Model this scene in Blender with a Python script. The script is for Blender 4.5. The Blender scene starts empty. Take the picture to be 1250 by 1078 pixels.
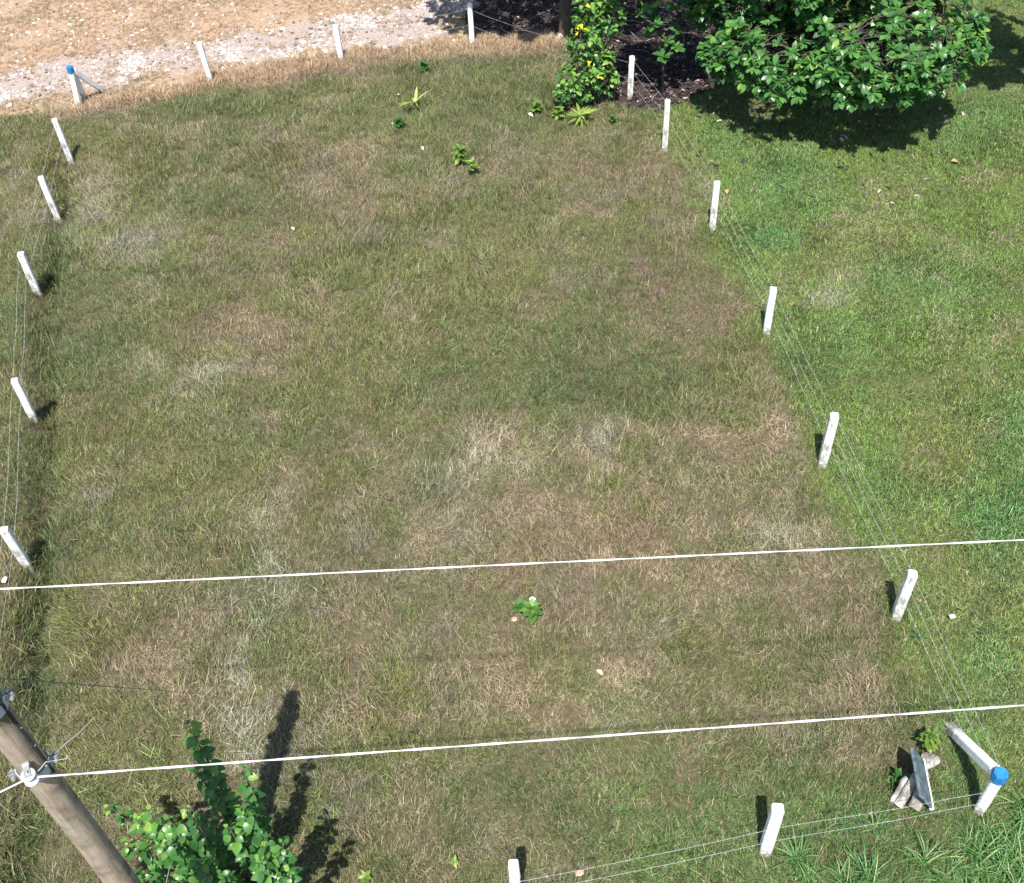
import bpy, math, random
import numpy as np
from mathutils import Vector, Matrix, Euler
from mathutils.bvhtree import BVHTree

sc = bpy.context.scene
COL = sc.collection
R = math.radians
rng = np.random.default_rng(11)
random.seed(5)

# ------------------------------------------------------------------ camera
CAM_H = 12.5
PITCH, ROLL, FPX, IW, IH = R(45.81), R(-3.396), 1300.0, 1250.0, 1078.0
_f = np.array([0, math.cos(PITCH), -math.sin(PITCH)])
_u0 = np.array([0, math.sin(PITCH), math.cos(PITCH)])
_x0 = np.array([1.0, 0, 0])
_x = math.cos(ROLL) * _x0 + math.sin(ROLL) * _u0
_u = -math.sin(ROLL) * _x0 + math.cos(ROLL) * _u0
CAMP = np.array([0, 0, CAM_H])
cam_data = bpy.data.cameras.new('camera')
cam_data.sensor_fit = 'HORIZONTAL'
cam_data.sensor_width = 36.0
cam_data.lens = 36.0 * FPX / IW
cam_data.clip_start = 0.1
cam_data.clip_end = 2000
cam = bpy.data.objects.new('camera', cam_data)
COL.objects.link(cam)
cam.matrix_world = Matrix(((_x[0], _u[0], -_f[0], 0), (_x[1], _u[1], -_f[1], 0), (_x[2], _u[2], -_f[2], CAM_H), (0, 0, 0, 1)))
sc.camera = cam


def at(px, py, z=0.0):
    """where the line of sight through a point of the photograph meets the height z"""
    d = ((px - IW / 2) / FPX) * _x + (-(py - IH / 2) / FPX) * _u + _f
    return CAMP + d * ((z - CAM_H) / d[2])


# ------------------------------------------------------------------ light
SUN_EL, SUN_AZ = R(60.5), R(7.5)       # shadows fall towards +Y, slightly towards +X
w = bpy.data.worlds.new('World')
sc.world = w
w.use_nodes = True
nt = w.node_tree
nt.nodes.clear()
sky = nt.nodes.new('ShaderNodeTexSky')
sky.sky_type = 'NISHITA'
sky.sun_disc = False
sky.sun_elevation = SUN_EL
sky.sun_rotation = math.pi + SUN_AZ
bg = nt.nodes.new('ShaderNodeBackground')
bg.inputs['Strength'].default_value = 0.09
wo = nt.nodes.new('ShaderNodeOutputWorld')
nt.links.new(sky.outputs[0], bg.inputs[0])
nt.links.new(bg.outputs[0], wo.inputs[0])
sun_data = bpy.data.lights.new('sun', 'SUN')
sun_data.energy = 4.6
sun_data.angle = R(0.5)
sun_data.color = (1.0, 0.955, 0.89)
sun = bpy.data.objects.new('sun', sun_data)
COL.objects.link(sun)
SUNDIR = Vector((math.sin(SUN_AZ) * math.cos(SUN_EL), math.cos(SUN_AZ) * math.cos(SUN_EL), -math.sin(SUN_EL)))
sun.rotation_euler = SUNDIR.to_track_quat('-Z', 'Y').to_euler()
sun.location = (-3, -20, 40)
sc.view_settings.view_transform = 'Standard'
sc.view_settings.look = 'None'
sc.view_settings.gamma = 1
sc.view_settings.use_curve_mapping = False
sc.view_settings.exposure = 0.98

# ------------------------------------------------------------------ numeric helpers


def make_noise(seed):
    tab = np.random.default_rng(seed).random((256, 256))

    def n(x, y, s):
        x = np.asarray(x, float) / s + 900.37
        y = np.asarray(y, float) / s + 700.71
        xi = np.floor(x).astype(int); yi = np.floor(y).astype(int)
        fx = x - xi; fy = y - yi
        fx = fx * fx * (3 - 2 * fx); fy = fy * fy * (3 - 2 * fy)
        a = tab[xi % 256, yi % 256]; b = tab[(xi + 1) % 256, yi % 256]
        c = tab[xi % 256, (yi + 1) % 256]; d = tab[(xi + 1) % 256, (yi + 1) % 256]
        return (a * (1 - fx) + b * fx) * (1 - fy) + (c * (1 - fx) + d * fx) * fy
    return n


def fbm(n, x, y, s, o=4, g=0.55):
    t = 0; a = 1; tot = 0
    for i in range(o):
        t = t + a * n(x + 13.7 * i, y - 7.3 * i, s / 2 ** i); tot += a; a *= g
    return t / tot


N1, N2, N3, N4, N5 = (make_noise(k) for k in (1, 2, 3, 4, 5))


def sstep(a, b, x):
    t = np.clip((np.asarray(x, float) - a) / (b - a), 0, 1)
    return t * t * (3 - 2 * t)


def poly_dist(x, y, pts):
    """signed (left positive) distance to a polyline"""
    best = np.full(np.shape(x), 1e9); sg = np.zeros(np.shape(x))
    for (ax, ay), (bx, by) in zip(pts[:-1], pts[1:]):
        dx, dy = bx - ax, by - ay
        L2 = dx * dx + dy * dy
        t = np.clip(((x - ax) * dx + (y - ay) * dy) / L2, 0, 1)
        d = np.hypot(x - ax - t * dx, y - ay - t * dy)
        s = np.sign(dx * (y - ay) - dy * (x - ax))
        m = d < best
        best = np.where(m, d, best); sg = np.where(m, s, sg)
    return best * sg


def in_poly(x, y, pts):
    inside = np.zeros(np.shape(x), bool)
    n = len(pts)
    for i in range(n):
        ax, ay = pts[i]; bx, by = pts[(i + 1) % n]
        c = ((ay > y) != (by > y)) & (x < (bx - ax) * (y - ay) / (by - ay + 1e-12) + ax)
        inside ^= c
    return inside


def atg(px, py):
    z = 0.0
    for _ in range(4):
        p = at(px, py, z); z = gz(p[0], p[1])
    return p


def gl(*pp):
    return [tuple(at(*p)[:2]) for p in pp]


# ------------------------------------------------------------------ plan of the ground (metres)
LEFT_ROW = gl((30, 1100), (40, 700), (42, 512), (48, 361), (73, 272), (88, 199), (90, 130))
TOP_ROW = gl((90, 130), (258, 101), (417, 74), (577, 56), (700, 44))
RIGHT_ROW = gl((769, 120), (811, 184), (869, 280), (935, 407), (1003, 568), (1093, 754), (1194, 990))
BOTTOM_ROW = gl((1194, 990), (933, 1040), (631, 1103), (300, 1175))
RUBBLE_LINE = gl((-140, 122), (-40, 112), (60, 96), (200, 70), (300, 58), (400, 46), (480, 32), (540, 8), (570, -50))
LITTER = gl((556, -90), (568, 20), (585, 42), (690, 50), (715, 95), (752, 128), (800, 140), (850, 118), (905, 100), (960, 60), (960, -90))
SHADE_STRIP = gl((70, 200), (76, 290), (55, 380), (62, 500), (56, 590), (48, 680), (40, 780), (40, 900), (30, 1078))  # line of grass shadow; the ground is hollowed along it for shade
SHADE_PIT = at(1096, 945)  # hollow added to give the dark spot by the logs its shade


def hz(x, y):
    """height of the ground"""
    x = np.asarray(x, float); y = np.asarray(y, float)
    h = 0.10 * (fbm(N1, x, y, 3.5, 4) - 0.5)
    d = np.abs(poly_dist(x, y, SHADE_STRIP))
    h = h - 0.34 * (.25 + 1.3 * N2(x, y, 1.3)) * np.exp(-(d / 0.25) ** 2) * sstep(1, 9, y + 5)
    r = np.hypot(x - SHADE_PIT[0], (y - SHADE_PIT[1]) * 0.8)
    h = h - 0.3 * np.exp(-(r / 0.24) ** 2)
    fade = 1 - sstep(60, 120, np.hypot(x, y))
    return h * fade


def gz(x, y):
    return float(hz(np.array([x]), np.array([y]))[0])


# patches of grass colour:  (px, py, rx, ry) centre and half size as seen, kind, weight
PATCH = [
    # fresh green
    (240, 198, 45, 25, 'g', .5), (110, 395, 70, 60, 'g', .45), (560, 270, 90, 40, 'g', .3), (560, 150, 60, 50, 'g', .35),
    (640, 470, 130, 50, 'g', .5), (690, 420, 160, 60, 'g', .4), (520, 450, 100, 40, 'g', .35), (300, 530, 140, 50, 'g', .35), (470, 545, 80, 40, 'g', .3),
    (170, 655, 60, 40, 'g', .5), (780, 480, 90, 40, 'g', .3), (230, 570, 90, 45, 'y', .5), (860, 470, 60, 60, 'y', .4),
    (90, 540, 60, 50, 'y', .4), (400, 340, 70, 30, 'g', .25), (740, 300, 60, 30, 'g', .25), (580, 340, 90, 40, 'y', .3),
    (900, 960, 120, 45, 'g', .5), (820, 1000, 80, 40, 'g', .45), (1040, 1030, 130, 50, 'g', .8), (1220, 960, 60, 70, 'g', .8), (1210, 1050, 90, 50, 'g', .9),
    (500, 950, 80, 60, 'g', .3), (760, 940, 80, 40, 'g', .25), (1130, 830, 60, 60, 'g', .5), (860, 790, 90, 50, 'y', .35), (950, 430, 50, 40, 'y', .5),
    (700, 130, 60, 30, 'y', .4), (870, 330, 50, 50, 'y', .4), (450, 130, 120, 40, 'g', .3), (250, 130, 150, 25, 'g', .45), (620, 90, 80, 30, 'g', .3),
    (1000, 600, 40, 30, 'y', .5), (390, 480, 60, 40, 'y', .3), (60, 160, 50, 30, 'y', .3), (10, 390, 20, 40, 'g', .7), (5, 620, 20, 40, 'g', .6),
    (650, 240, 90, 40, 'g', .3), (700, 350, 80, 50, 'g', .25), (180, 520, 80, 30, 'y', .3), (330, 640, 80, 40, 'y', .2), (640, 960, 60, 40, 'd', .4),
    # brown red seed heads
    (800, 350, 80, 30, 'b', .9), (860, 400, 50, 35, 'b', .9), (830, 360, 60, 30, 'b', .4), (620, 760, 150, 55, 'b', .38), (900, 745, 90, 45, 'b', .3), (400, 605, 70, 35, 'b', .45),
    (1000, 740, 60, 40, 'b', .3), (560, 720, 70, 30, 'b', .3), (740, 730, 50, 40, 'b', .35), (290, 390, 70, 45, 'b', .4), (350, 300, 80, 40, 'b', .35), (450, 250, 70, 30, 'b', .3),
    (660, 200, 70, 30, 'b', .35), (750, 210, 60, 40, 'b', .4), (130, 500, 60, 30, 'b', .3), (760, 600, 60, 35, 'b', .3), (850, 560, 80, 20, 'b', .5), (640, 610, 90, 40, 'b', .35),
    (1090, 950, 60, 40, 'b', .35), (960, 860, 90, 40, 'b', .3), (560, 520, 60, 30, 'b', .35), (180, 760, 80, 40, 'b', .25), (700, 1030, 90, 40, 'b', .25),
    (400, 90, 120, 20, 'b', .3), (300, 360, 60, 50, 'b', .3), (640, 690, 50, 25, 'r', .25), (760, 660, 60, 25, 'r', .3), (350, 215, 90, 40, 'b', .3), (800, 250, 50, 50, 'b', .35),
    # pale straw
    (600, 572, 55, 26, 'p', .8), (728, 546, 20, 28, 'p', .9), (325, 680, 18, 80, 'p', .85), (304, 790, 13, 70, 'p', .8), (318, 880, 22, 40, 'p', .6), (240, 460, 50, 20, 'p', .45),
    (160, 440, 50, 25, 'p', .5), (265, 470, 30, 25, 'p', .5), (945, 662, 28, 12, 'p', .7), (935, 508, 18, 26, 't', .8), (670, 882, 38, 20, 't', .8), (745, 822, 28, 16, 't', .7),
    (520, 990, 34, 34, 't', .6), (430, 805, 34, 30, 't', .45), (200, 820, 50, 30, 't', .5), (310, 400, 30, 22, 't', .45), (350, 580, 30, 25, 't', .4), (640, 565, 40, 18, 't', .5),
    (680, 620, 60, 22, 't', .3), (850, 536, 60, 9, 't', .6), (690, 270, 40, 20, 't', .25), (780, 690, 80, 14, 't', .5), (150, 300, 90, 50, 'p', .35), (120, 240, 50, 30, 'p', .3),
    (420, 880, 60, 40, 't', .45), (440, 740, 40, 30, 't', .35), (870, 930, 40, 20, 't', .25), (700, 560, 40, 20, 't', .4), (490, 640, 60, 40, 't', .3), (640, 850, 50, 30, 't', .3),
    (25, 990, 30, 60, 't', .4), (60, 950, 40, 60, 't', .35), (130, 900, 40, 40, 't', .25), (250, 940, 60, 50, 't', .35), (480, 790, 40, 30, 'p', .25), (560, 640, 60, 20, 'p', .2),
    (200, 240, 50, 20, 'p', .3), (400, 180, 60, 25, 't', .25), (880, 250, 18, 24, 't', .5), (320, 840, 40, 30, 'p', .4), (1000, 990, 40, 14, 't', .3), (1060, 1000, 50, 12, 't', .35),
    (1230, 1000, 24, 14, 't', .5), (840, 650, 50, 20, 't', .4), (900, 600, 50, 30, 't', .25), (960, 560, 30, 20, 't', .35),
    # the lawn on the right
    (960, 220, 50, 40, 'e', .6), (935, 292, 35, 22, 'e', .9), (1190, 145, 60, 35, 'e', .5), (1220, 655, 45, 70, 'e', .9), (1240, 540, 30, 60, 'e', .5), (900, 170, 50, 30, 'e', .4), (1100, 340, 50, 25, 'e', .5),
    (1030, 430, 50, 40, 'e', .4), (1180, 350, 50, 25, 'e', .4), (1220, 250, 40, 40, 'y', .3), (1200, 840, 50, 60, 'e', .5), (1090, 600, 40, 40, 'e', .5),
    (1015, 352, 48, 20, 'p', 1.0), (1085, 240, 45, 26, 't', .8), (1200, 215, 55, 22, 't', .75), (1140, 380, 30, 24, 'p', .5), (1225, 412, 28, 14, 't', .9), (1060, 290, 40, 16, 't', .4),
    (1120, 490, 60, 40, 't', .65), (1150, 440, 50, 30, 't', .55), (1010, 265, 14, 10, 't', .7), (1140, 560, 50, 30, 't', .35), (1200, 740, 50, 30, 't', .35), (1160, 700, 50, 30, 't', .35), (960, 360, 40, 30, 't', .35),
    (1110, 205, 60, 16, 't', .35), (1050, 520, 40, 40, 't', .3), (1160, 340, 14, 14, 'p', .5), (1130, 730, 30, 60, 't', .4), (1000, 450, 40, 30, 'd', .4), (1090, 480, 50, 30, 'd', .3),
    # darker green, with grass shade painted in along the left row and by the logs
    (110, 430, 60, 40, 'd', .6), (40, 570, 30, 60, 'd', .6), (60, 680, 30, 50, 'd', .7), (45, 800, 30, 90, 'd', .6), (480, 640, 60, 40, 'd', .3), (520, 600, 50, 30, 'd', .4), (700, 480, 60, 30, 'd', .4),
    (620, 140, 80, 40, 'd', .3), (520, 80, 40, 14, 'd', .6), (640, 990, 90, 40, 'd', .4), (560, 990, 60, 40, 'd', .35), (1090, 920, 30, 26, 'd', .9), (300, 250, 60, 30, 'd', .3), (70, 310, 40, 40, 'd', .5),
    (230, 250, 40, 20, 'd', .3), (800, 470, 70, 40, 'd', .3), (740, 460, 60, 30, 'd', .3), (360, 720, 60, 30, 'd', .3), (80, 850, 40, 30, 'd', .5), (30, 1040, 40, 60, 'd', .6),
]


def patch_fields(x, y):
    F = {k: np.zeros(np.shape(x)) for k in 'gybrptde'}
    # edges of patches are ragged
    wx = x + 0.9 * (fbm(N2, x, y, 1.1, 3) - 0.5) + 0.35 * (N3(x, y, 0.3) - .5)
    wy = y + 0.9 * (fbm(N3, x, y, 1.1, 3) - 0.5) + 0.35 * (N2(x, y, 0.3) - .5)
    for (px, py, rx, ry, k, wt) in PATCH:
        c = at(px, py); ex = at(px + rx, py) - c; ey = at(px, py - ry) - c
        det = ex[0] * ey[1] - ex[1] * ey[0]
        dx = wx - c[0]; dy = wy - c[1]
        a = (dx * ey[1] - dy * ey[0]) / det
        b = (ex[0] * dy - ex[1] * dx) / det
        v = wt * np.exp(-(a * a + b * b) * 0.8)
        F[k] = np.maximum(F[k], v) + 0.35 * np.minimum(F[k], v)
    return F


# ------------------------------------------------------------------ object helpers
def tag(o, label=None, cat=None, group=None, kind=None):
    if label: o['label'] = label
    if cat: o['category'] = cat
    if group: o['group'] = group
    if kind: o['kind'] = kind
    return o


def empty(name, loc, rz=0.0):
    o = bpy.data.objects.new(name, None)
    o.empty_display_size = 0.1
    COL.objects.link(o)
    o.location = loc
    o.rotation_euler = (0, 0, rz)
    return o


class MB:
    """collects shapes and links them as one mesh object"""

    def __init__(self):
        self.v = []; self.f = []; self.r = []

    def add(self, vs, fs, r=0.5):
        o = len(self.v)
        self.v += [tuple(p) for p in vs]
        self.f += [tuple(i + o for i in f) for f in fs]
        self.r += [r] * len(fs)

    def box(self, c, s, M=None, r=0.5, bevel=0.0):
        x, y, z = s[0] / 2, s[1] / 2, s[2] / 2
        b = bevel
        if b:
            vs = []; fs = []
            prof = [(-x + b, -y), (x - b, -y), (x, -y + b), (x, y - b), (x - b, y), (-x + b, y), (-x, y - b), (-x, -y + b)]
            k = [(-z, 1 - b / max(x, .001)), (-z + b, 1), (z - b, 1), (z, 1 - b / max(x, .001))]
            for zz, kk in k:
                vs += [(px * kk, py * kk, zz) for px, py in prof]
            for j in range(3):
                for i in range(8):
                    fs.append((j * 8 + i, j * 8 + (i + 1) % 8, j * 8 + 8 + (i + 1) % 8, j * 8 + 8 + i))
            fs.append(tuple(range(7, -1, -1))); fs.append(tuple(range(24, 32)))
        else:
            vs = [(-x, -y, -z), (x, -y, -z), (x, y, -z), (-x, y, -z), (-x, -y, z), (x, -y, z), (x, y, z), (-x, y, z)]
            fs = [(3, 2, 1, 0), (4, 5, 6, 7), (0, 1, 5, 4), (1, 2, 6, 5), (2, 3, 7, 6), (3, 0, 4, 7)]
        c = Vector(c)
        self.add([(M @ Vector(p) if M else Vector(p)) + c for p in vs], fs, r)

    def tube(self, pts, rad, n=8, cap=True, r=0.5):
        pts = [Vector(p) for p in pts]
        rads = rad if isinstance(rad, (list, tuple)) else [rad] * len(pts)
        vs = []; fs = []
        up = None
        for i, p in enumerate(pts):
            t = (pts[min(i + 1, len(pts) - 1)] - pts[max(i - 1, 0)]).normalized()
            if up is None:
                up = t.orthogonal().normalized()
            up = (up - t * up.dot(t))
            up = up.normalized() if up.length > 1e-6 else t.orthogonal().normalized()
            s = t.cross(up)
            for k in range(n):
                a = 2 * math.pi * k / n
                vs.append(p + (up * math.cos(a) + s * math.sin(a)) * rads[i])
        for i in range(len(pts) - 1):
            for k in range(n):
                fs.append((i * n + k, i * n + (k + 1) % n, (i + 1) * n + (k + 1) % n, (i + 1) * n + k))
        if cap:
            fs.append(tuple(range(n - 1, -1, -1)))
            fs.append(tuple((len(pts) - 1) * n + k for k in range(n)))
        self.add(vs, fs, r)

    def lathe(self, prof, n=24, M=None, r=0.5):
        vs = []; fs = []
        for rr, z in prof:
            for k in range(n):
                a = 2 * math.pi * k / n
                p = Vector((rr * math.cos(a), rr * math.sin(a), z))
                vs.append(M @ p if M else p)
        for i in range(len(prof) - 1):
            for k in range(n):
                fs.append((i * n + k, i * n + (k + 1) % n, (i + 1) * n + (k + 1) % n, (i + 1) * n + k))
        fs.append(tuple(range(n - 1, -1, -1)))
        fs.append(tuple((len(prof) - 1) * n + k for k in range(n)))
        self.add(vs, fs, r)

    def mesh(self, name, mat, smooth=False):
        me = bpy.data.meshes.new(name)
        me.from_pydata(self.v, [], self.f)
        a = me.attributes.new('rnd', 'FLOAT', 'FACE')
        a.data.foreach_set('value', np.array(self.r, np.float32))
        if mat: me.materials.append(mat)
        if smooth: me.polygons.foreach_set('use_smooth', [True] * len(me.polygons))
        me.update()
        return me

    def build(self, name, mat, parent=None, smooth=False):
        o = bpy.data.objects.new(name, self.mesh(name, mat, smooth))
        COL.objects.link(o)
        if parent is not None: o.parent = parent
        return o


def copy_tree(o, parent=None):
    c = o.copy()
    COL.objects.link(c)
    if parent is not None: c.parent = parent
    for ch in [q for q in bpy.data.objects if q.parent == o and q != c]:
        copy_tree(ch, c)
    return c


# ------------------------------------------------------------------ materials
def mat_new(name):
    m = bpy.data.materials.new(name)
    m.use_nodes = True
    n = m.node_tree
    n.nodes.clear()
    return m, n


def nn(t, typ, **kw):
    n = t.nodes.new(typ)
    for k, v in kw.items():
        if k in n.bl_rna.properties.keys() and k != 'inputs': setattr(n, k, v)
    return n


def ramp(t, fac, stops):
    r = t.nodes.new('ShaderNodeValToRGB')
    el = r.color_ramp.elements
    while len(el) < len(stops): el.new(0.5)
    for e, (p, c) in zip(el, stops):
        e.position = p; e.color = (*c, 1)
    t.links.new(fac, r.inputs[0])
    return r.outputs[0]


def simple_mat(name, stops, scale=8.0, rough=0.7, detail=6, stretch=(1, 1, 1), spec=0.3, metal=0.0, bump=0.0, bscale=40, foot=False):
    m, t = mat_new(name)
    tc = nn(t, 'ShaderNodeTexCoord'); mp = nn(t, 'ShaderNodeMapping')
    mp.inputs['Scale'].default_value = stretch
    t.links.new(tc.outputs['Object'], mp.inputs[0])
    nz = nn(t, 'ShaderNodeTexNoise')
    nz.inputs['Scale'].default_value = scale; nz.inputs['Detail'].default_value = detail; nz.inputs['Roughness'].default_value = 0.65
    t.links.new(mp.outputs[0], nz.inputs['Vector'])
    c = ramp(t, nz.outputs[0], stops)
    if foot:
        sp = nn(t, 'ShaderNodeSeparateXYZ'); t.links.new(tc.outputs['Object'], sp.inputs[0])
        n3 = nn(t, 'ShaderNodeTexNoise'); n3.inputs['Scale'].default_value = 16; n3.inputs['Detail'].default_value = 6
        t.links.new(tc.outputs['Object'], n3.inputs['Vector'])
        ad = nn(t, 'ShaderNodeMath'); ad.operation = 'MULTIPLY_ADD'; ad.inputs[1].default_value = .7
        t.links.new(n3.outputs[0], ad.inputs[0]); t.links.new(sp.outputs['Z'], ad.inputs[2])
        mr = nn(t, 'ShaderNodeMapRange'); mr.inputs['From Min'].default_value = .42; mr.inputs['From Max'].default_value = .62
        mr.inputs['To Min'].default_value = .85; mr.inputs['To Max'].default_value = 0
        t.links.new(ad.outputs[0], mr.inputs[0])
        mxd = nn(t, 'ShaderNodeMix'); mxd.data_type = 'RGBA'
        mxd.inputs[7].default_value = (.20, .19, .14, 1)
        t.links.new(mr.outputs[0], mxd.inputs[0]); t.links.new(c, mxd.inputs[6])
        c = mxd.outputs[2]
    b = nn(t, 'ShaderNodeBsdfPrincipled')
    b.inputs['Roughness'].default_value = rough
    b.inputs['Specular IOR Level'].default_value = spec
    b.inputs['Metallic'].default_value = metal
    t.links.new(c, b.inputs['Base Color'])
    if bump:
        n2 = nn(t, 'ShaderNodeTexNoise'); n2.inputs['Scale'].default_value = bscale; n2.inputs['Detail'].default_value = 5
        t.links.new(mp.outputs[0], n2.inputs['Vector'])
        bp = nn(t, 'ShaderNodeBump'); bp.inputs['Strength'].default_value = bump; bp.inputs['Distance'].default_value = 0.02
        t.links.new(n2.outputs[0], bp.inputs['Height']); t.links.new(bp.outputs[0], b.inputs['Normal'])
    o = nn(t, 'ShaderNodeOutputMaterial')
    t.links.new(b.outputs[0], o.inputs[0])
    return m


def rnd_mat(name, stops, rough=0.8, spec=0.2, transl=0.0, noise=0.0, nscale=20):
    """colour picked by the piece's own random number"""
    m, t = mat_new(name)
    a = nn(t, 'ShaderNodeAttribute'); a.attribute_name = 'rnd'
    c = ramp(t, a.outputs['Fac'], stops)
    if noise:
        tc = nn(t, 'ShaderNodeTexCoord')
        nz = nn(t, 'ShaderNodeTexNoise'); nz.inputs['Scale'].default_value = nscale; nz.inputs['Detail'].default_value = 4
        t.links.new(tc.outputs['Object'], nz.inputs['Vector'])
        mr = nn(t, 'ShaderNodeMapRange'); mr.inputs['To Min'].default_value = 1 - noise; mr.inputs['To Max'].default_value = 1 + noise
        mr.inputs['From Min'].default_value = 0.3; mr.inputs['From Max'].default_value = 0.7
        t.links.new(nz.outputs[0], mr.inputs[0])
        mx = nn(t, 'ShaderNodeMix'); mx.data_type = 'RGBA'; mx.blend_type = 'MULTIPLY'; mx.inputs[0].default_value = 1
        t.links.new(c, mx.inputs[6]); t.links.new(mr.outputs[0], mx.inputs[7])
        c = mx.outputs[2]
    b = nn(t, 'ShaderNodeBsdfPrincipled')
    b.inputs['Roughness'].default_value = rough
    b.inputs['Specular IOR Level'].default_value = spec
    t.links.new(c, b.inputs['Base Color'])
    out = b.outputs[0]
    if transl:
        tr = nn(t, 'ShaderNodeBsdfTranslucent')
        g = nn(t, 'ShaderNodeMix'); g.data_type = 'RGBA'; g.blend_type = 'MULTIPLY'; g.inputs[0].default_value = 1
        g.inputs[7].default_value = (1.3, 1.5, 0.5, 1)
        t.links.new(c, g.inputs[6]); t.links.new(g.outputs[2], tr.inputs[0])
        ms = nn(t, 'ShaderNodeMixShader'); ms.inputs[0].default_value = transl
        t.links.new(b.outputs[0], ms.inputs[1]); t.links.new(tr.outputs[0], ms.inputs[2])
        out = ms.outputs[0]
    o = nn(t, 'ShaderNodeOutputMaterial')
    t.links.new(out, o.inputs[0])
    return m


M = {}
M['post'] = simple_mat('white_concrete_paint', [(0.0, (.25, .25, .23)), (.30, (.45, .45, .43)), (.38, (.80, .80, .78)), (1, (.85, .85, .83))], 9, 0.75, 8, (1, 1, .35), bump=.3, foot=True)
M['post_dirty'] = simple_mat('weathered_concrete', [(0.0, (.13, .13, .11)), (.38, (.32, .32, .29)), (.47, (.66, .66, .63)), (.6, (.78, .78, .76)), (1, (.82, .82, .80))], 8, 0.8, 8, (1, 1, .35), bump=.4, foot=True)
M['blue'] = simple_mat('blue_paint', [(0, (.30, .36, .40)), (.30, (.22, .32, .40)), (.36, (.012, .13, .33)), (.55, (.02, .19, .43)), (1, (.06, .28, .50))], 14, 0.7, 8, bump=.3)
M['galv'] = simple_mat('galvanised_steel', [(0, (.30, .31, .31)), (1, (.55, .56, .56))], 20, 0.45, 4, metal=0.6)
M['wire'] = simple_mat('fence_wire', [(0, (.34, .34, .34)), (1, (.52, .52, .53))], 5, 0.5, 3, metal=0.2)
M['dark_wire'] = simple_mat('black_cable', [(0, (.015, .015, .016)), (1, (.04, .04, .04))], 5, 0.6, 3)
M['cable'] = simple_mat('pale_power_cable', [(0, (.34, .34, .35)), (.5, (.50, .50, .50)), (1, (.62, .62, .62))], 30, 0.45, 3)
M['porcelain'] = simple_mat('glazed_porcelain', [(0, (.68, .71, .70)), (1, (.80, .83, .82))], 6, 0.2, 3, spec=.5)
M['band'] = simple_mat('blue_grey_band', [(0, (.34, .44, .48)), (1, (.55, .66, .70))], 14, 0.45, 4, metal=.2)
M['bark'] = simple_mat('bark', [(0, (.03, .025, .02)), (.5, (.075, .062, .05)), (1, (.15, .13, .11))], 9, 0.9, 8, (1, 1, .4), bump=.7)
M['twig'] = simple_mat('pale_dry_wood', [(0, (.22, .18, .14)), (.5, (.40, .34, .28)), (1, (.58, .53, .46))], 9, 0.9, 8, (1, 1, .4), bump=.6)
M['grey_wood'] = simple_mat('grey_wood', [(0, (.09, .09, .09)), (1, (.25, .25, .25))], 9, 0.9, 8, (1, 1, .2), bump=.6)
M['log'] = simple_mat('peeling_log', [(0, (.09, .08, .07)), (.45, (.18, .165, .145)), (.58, (.38, .365, .335)), (1, (.74, .73, .70))], 7, 0.9, 8, (1, 1, .5), bump=.6)
M['panel'] = simple_mat('mottled_slate_panel', [(0, (.03, .04, .05)), (.42, (.055, .08, .09)), (.55, (.11, .15, .17)), (.72, (.19, .24, .26)), (1, (.30, .34, .36))], 16, 0.7, 8, bump=.3)
M['sunlit_edge'] = simple_mat('sunlit_edge_white', [(0, (.70, .70, .68)), (1, (.82, .82, .80))], 12, 0.6, 4)  # sunlit edge of the panel, its brightness put into the colour
M['flower'] = simple_mat('white_petal', [(0, (.80, .80, .80)), (1, (.88, .88, .86))], 5, 0.6, 3)
M['pink_leaf'] = simple_mat('orange_dead_leaf', [(0, (.50, .16, .09)), (1, (.72, .30, .20))], 14, 0.8, 4)
M['tan_stone'] = simple_mat('tan_stone', [(0, (.30, .20, .15)), (1, (.55, .38, .30))], 14, 0.9, 5, bump=.4)
M['pale_stone'] = simple_mat('pale_stone', [(0, (.50, .48, .45)), (1, (.82, .79, .75))], 10, 0.9, 5, bump=.4)
M['leaf'] = rnd_mat('broad_glossy_leaf', [(0, (.026, .088, .026)), (.4, (.055, .16, .040)), (.75, (.085, .22, .048)), (.9, (.13, .26, .05)), (1, (.24, .35, .07))], .38, .5, .25, .25, 9)
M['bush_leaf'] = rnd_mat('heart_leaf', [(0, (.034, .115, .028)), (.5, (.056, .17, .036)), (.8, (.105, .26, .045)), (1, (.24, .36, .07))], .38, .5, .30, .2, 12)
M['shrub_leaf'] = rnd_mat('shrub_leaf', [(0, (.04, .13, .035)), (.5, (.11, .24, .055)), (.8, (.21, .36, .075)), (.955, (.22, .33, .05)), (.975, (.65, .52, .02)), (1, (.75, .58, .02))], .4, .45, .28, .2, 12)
M['lime_leaf'] = rnd_mat('lime_leaf', [(0, (.09, .17, .035)), (.5, (.21, .31, .06)), (1, (.46, .52, .16))], .5, .3, .3, .15, 12)
M['weed_leaf'] = rnd_mat('weed_leaf', [(0, (.04, .11, .025)), (.6, (.07, .18, .035)), (1, (.17, .28, .06))], .45, .4, .3, .15, 12)
M['blade'] = rnd_mat('long_blade', [(0, (.045, .125, .035)), (.5, (.08, .20, .055)), (.8, (.13, .27, .075)), (1, (.30, .38, .16))], .45, .4, .3, .15, 6)
M['litter'] = rnd_mat('dead_leaf', [(0, (.035, .028, .028)), (.5, (.07, .052, .05)), (.75, (.13, .09, .085)), (.9, (.28, .19, .17)), (1, (.55, .46, .44))], .7, .35, 0, .3, 20)
M['rubble'] = rnd_mat('rubble_stone', [(0, (.10, .085, .08)), (.3, (.25, .21, .19)), (.6, (.43, .38, .36)), (.85, (.60, .57, .55)), (1, (.74, .72, .69))], .9, .2, 0, .2, 20)


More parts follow.
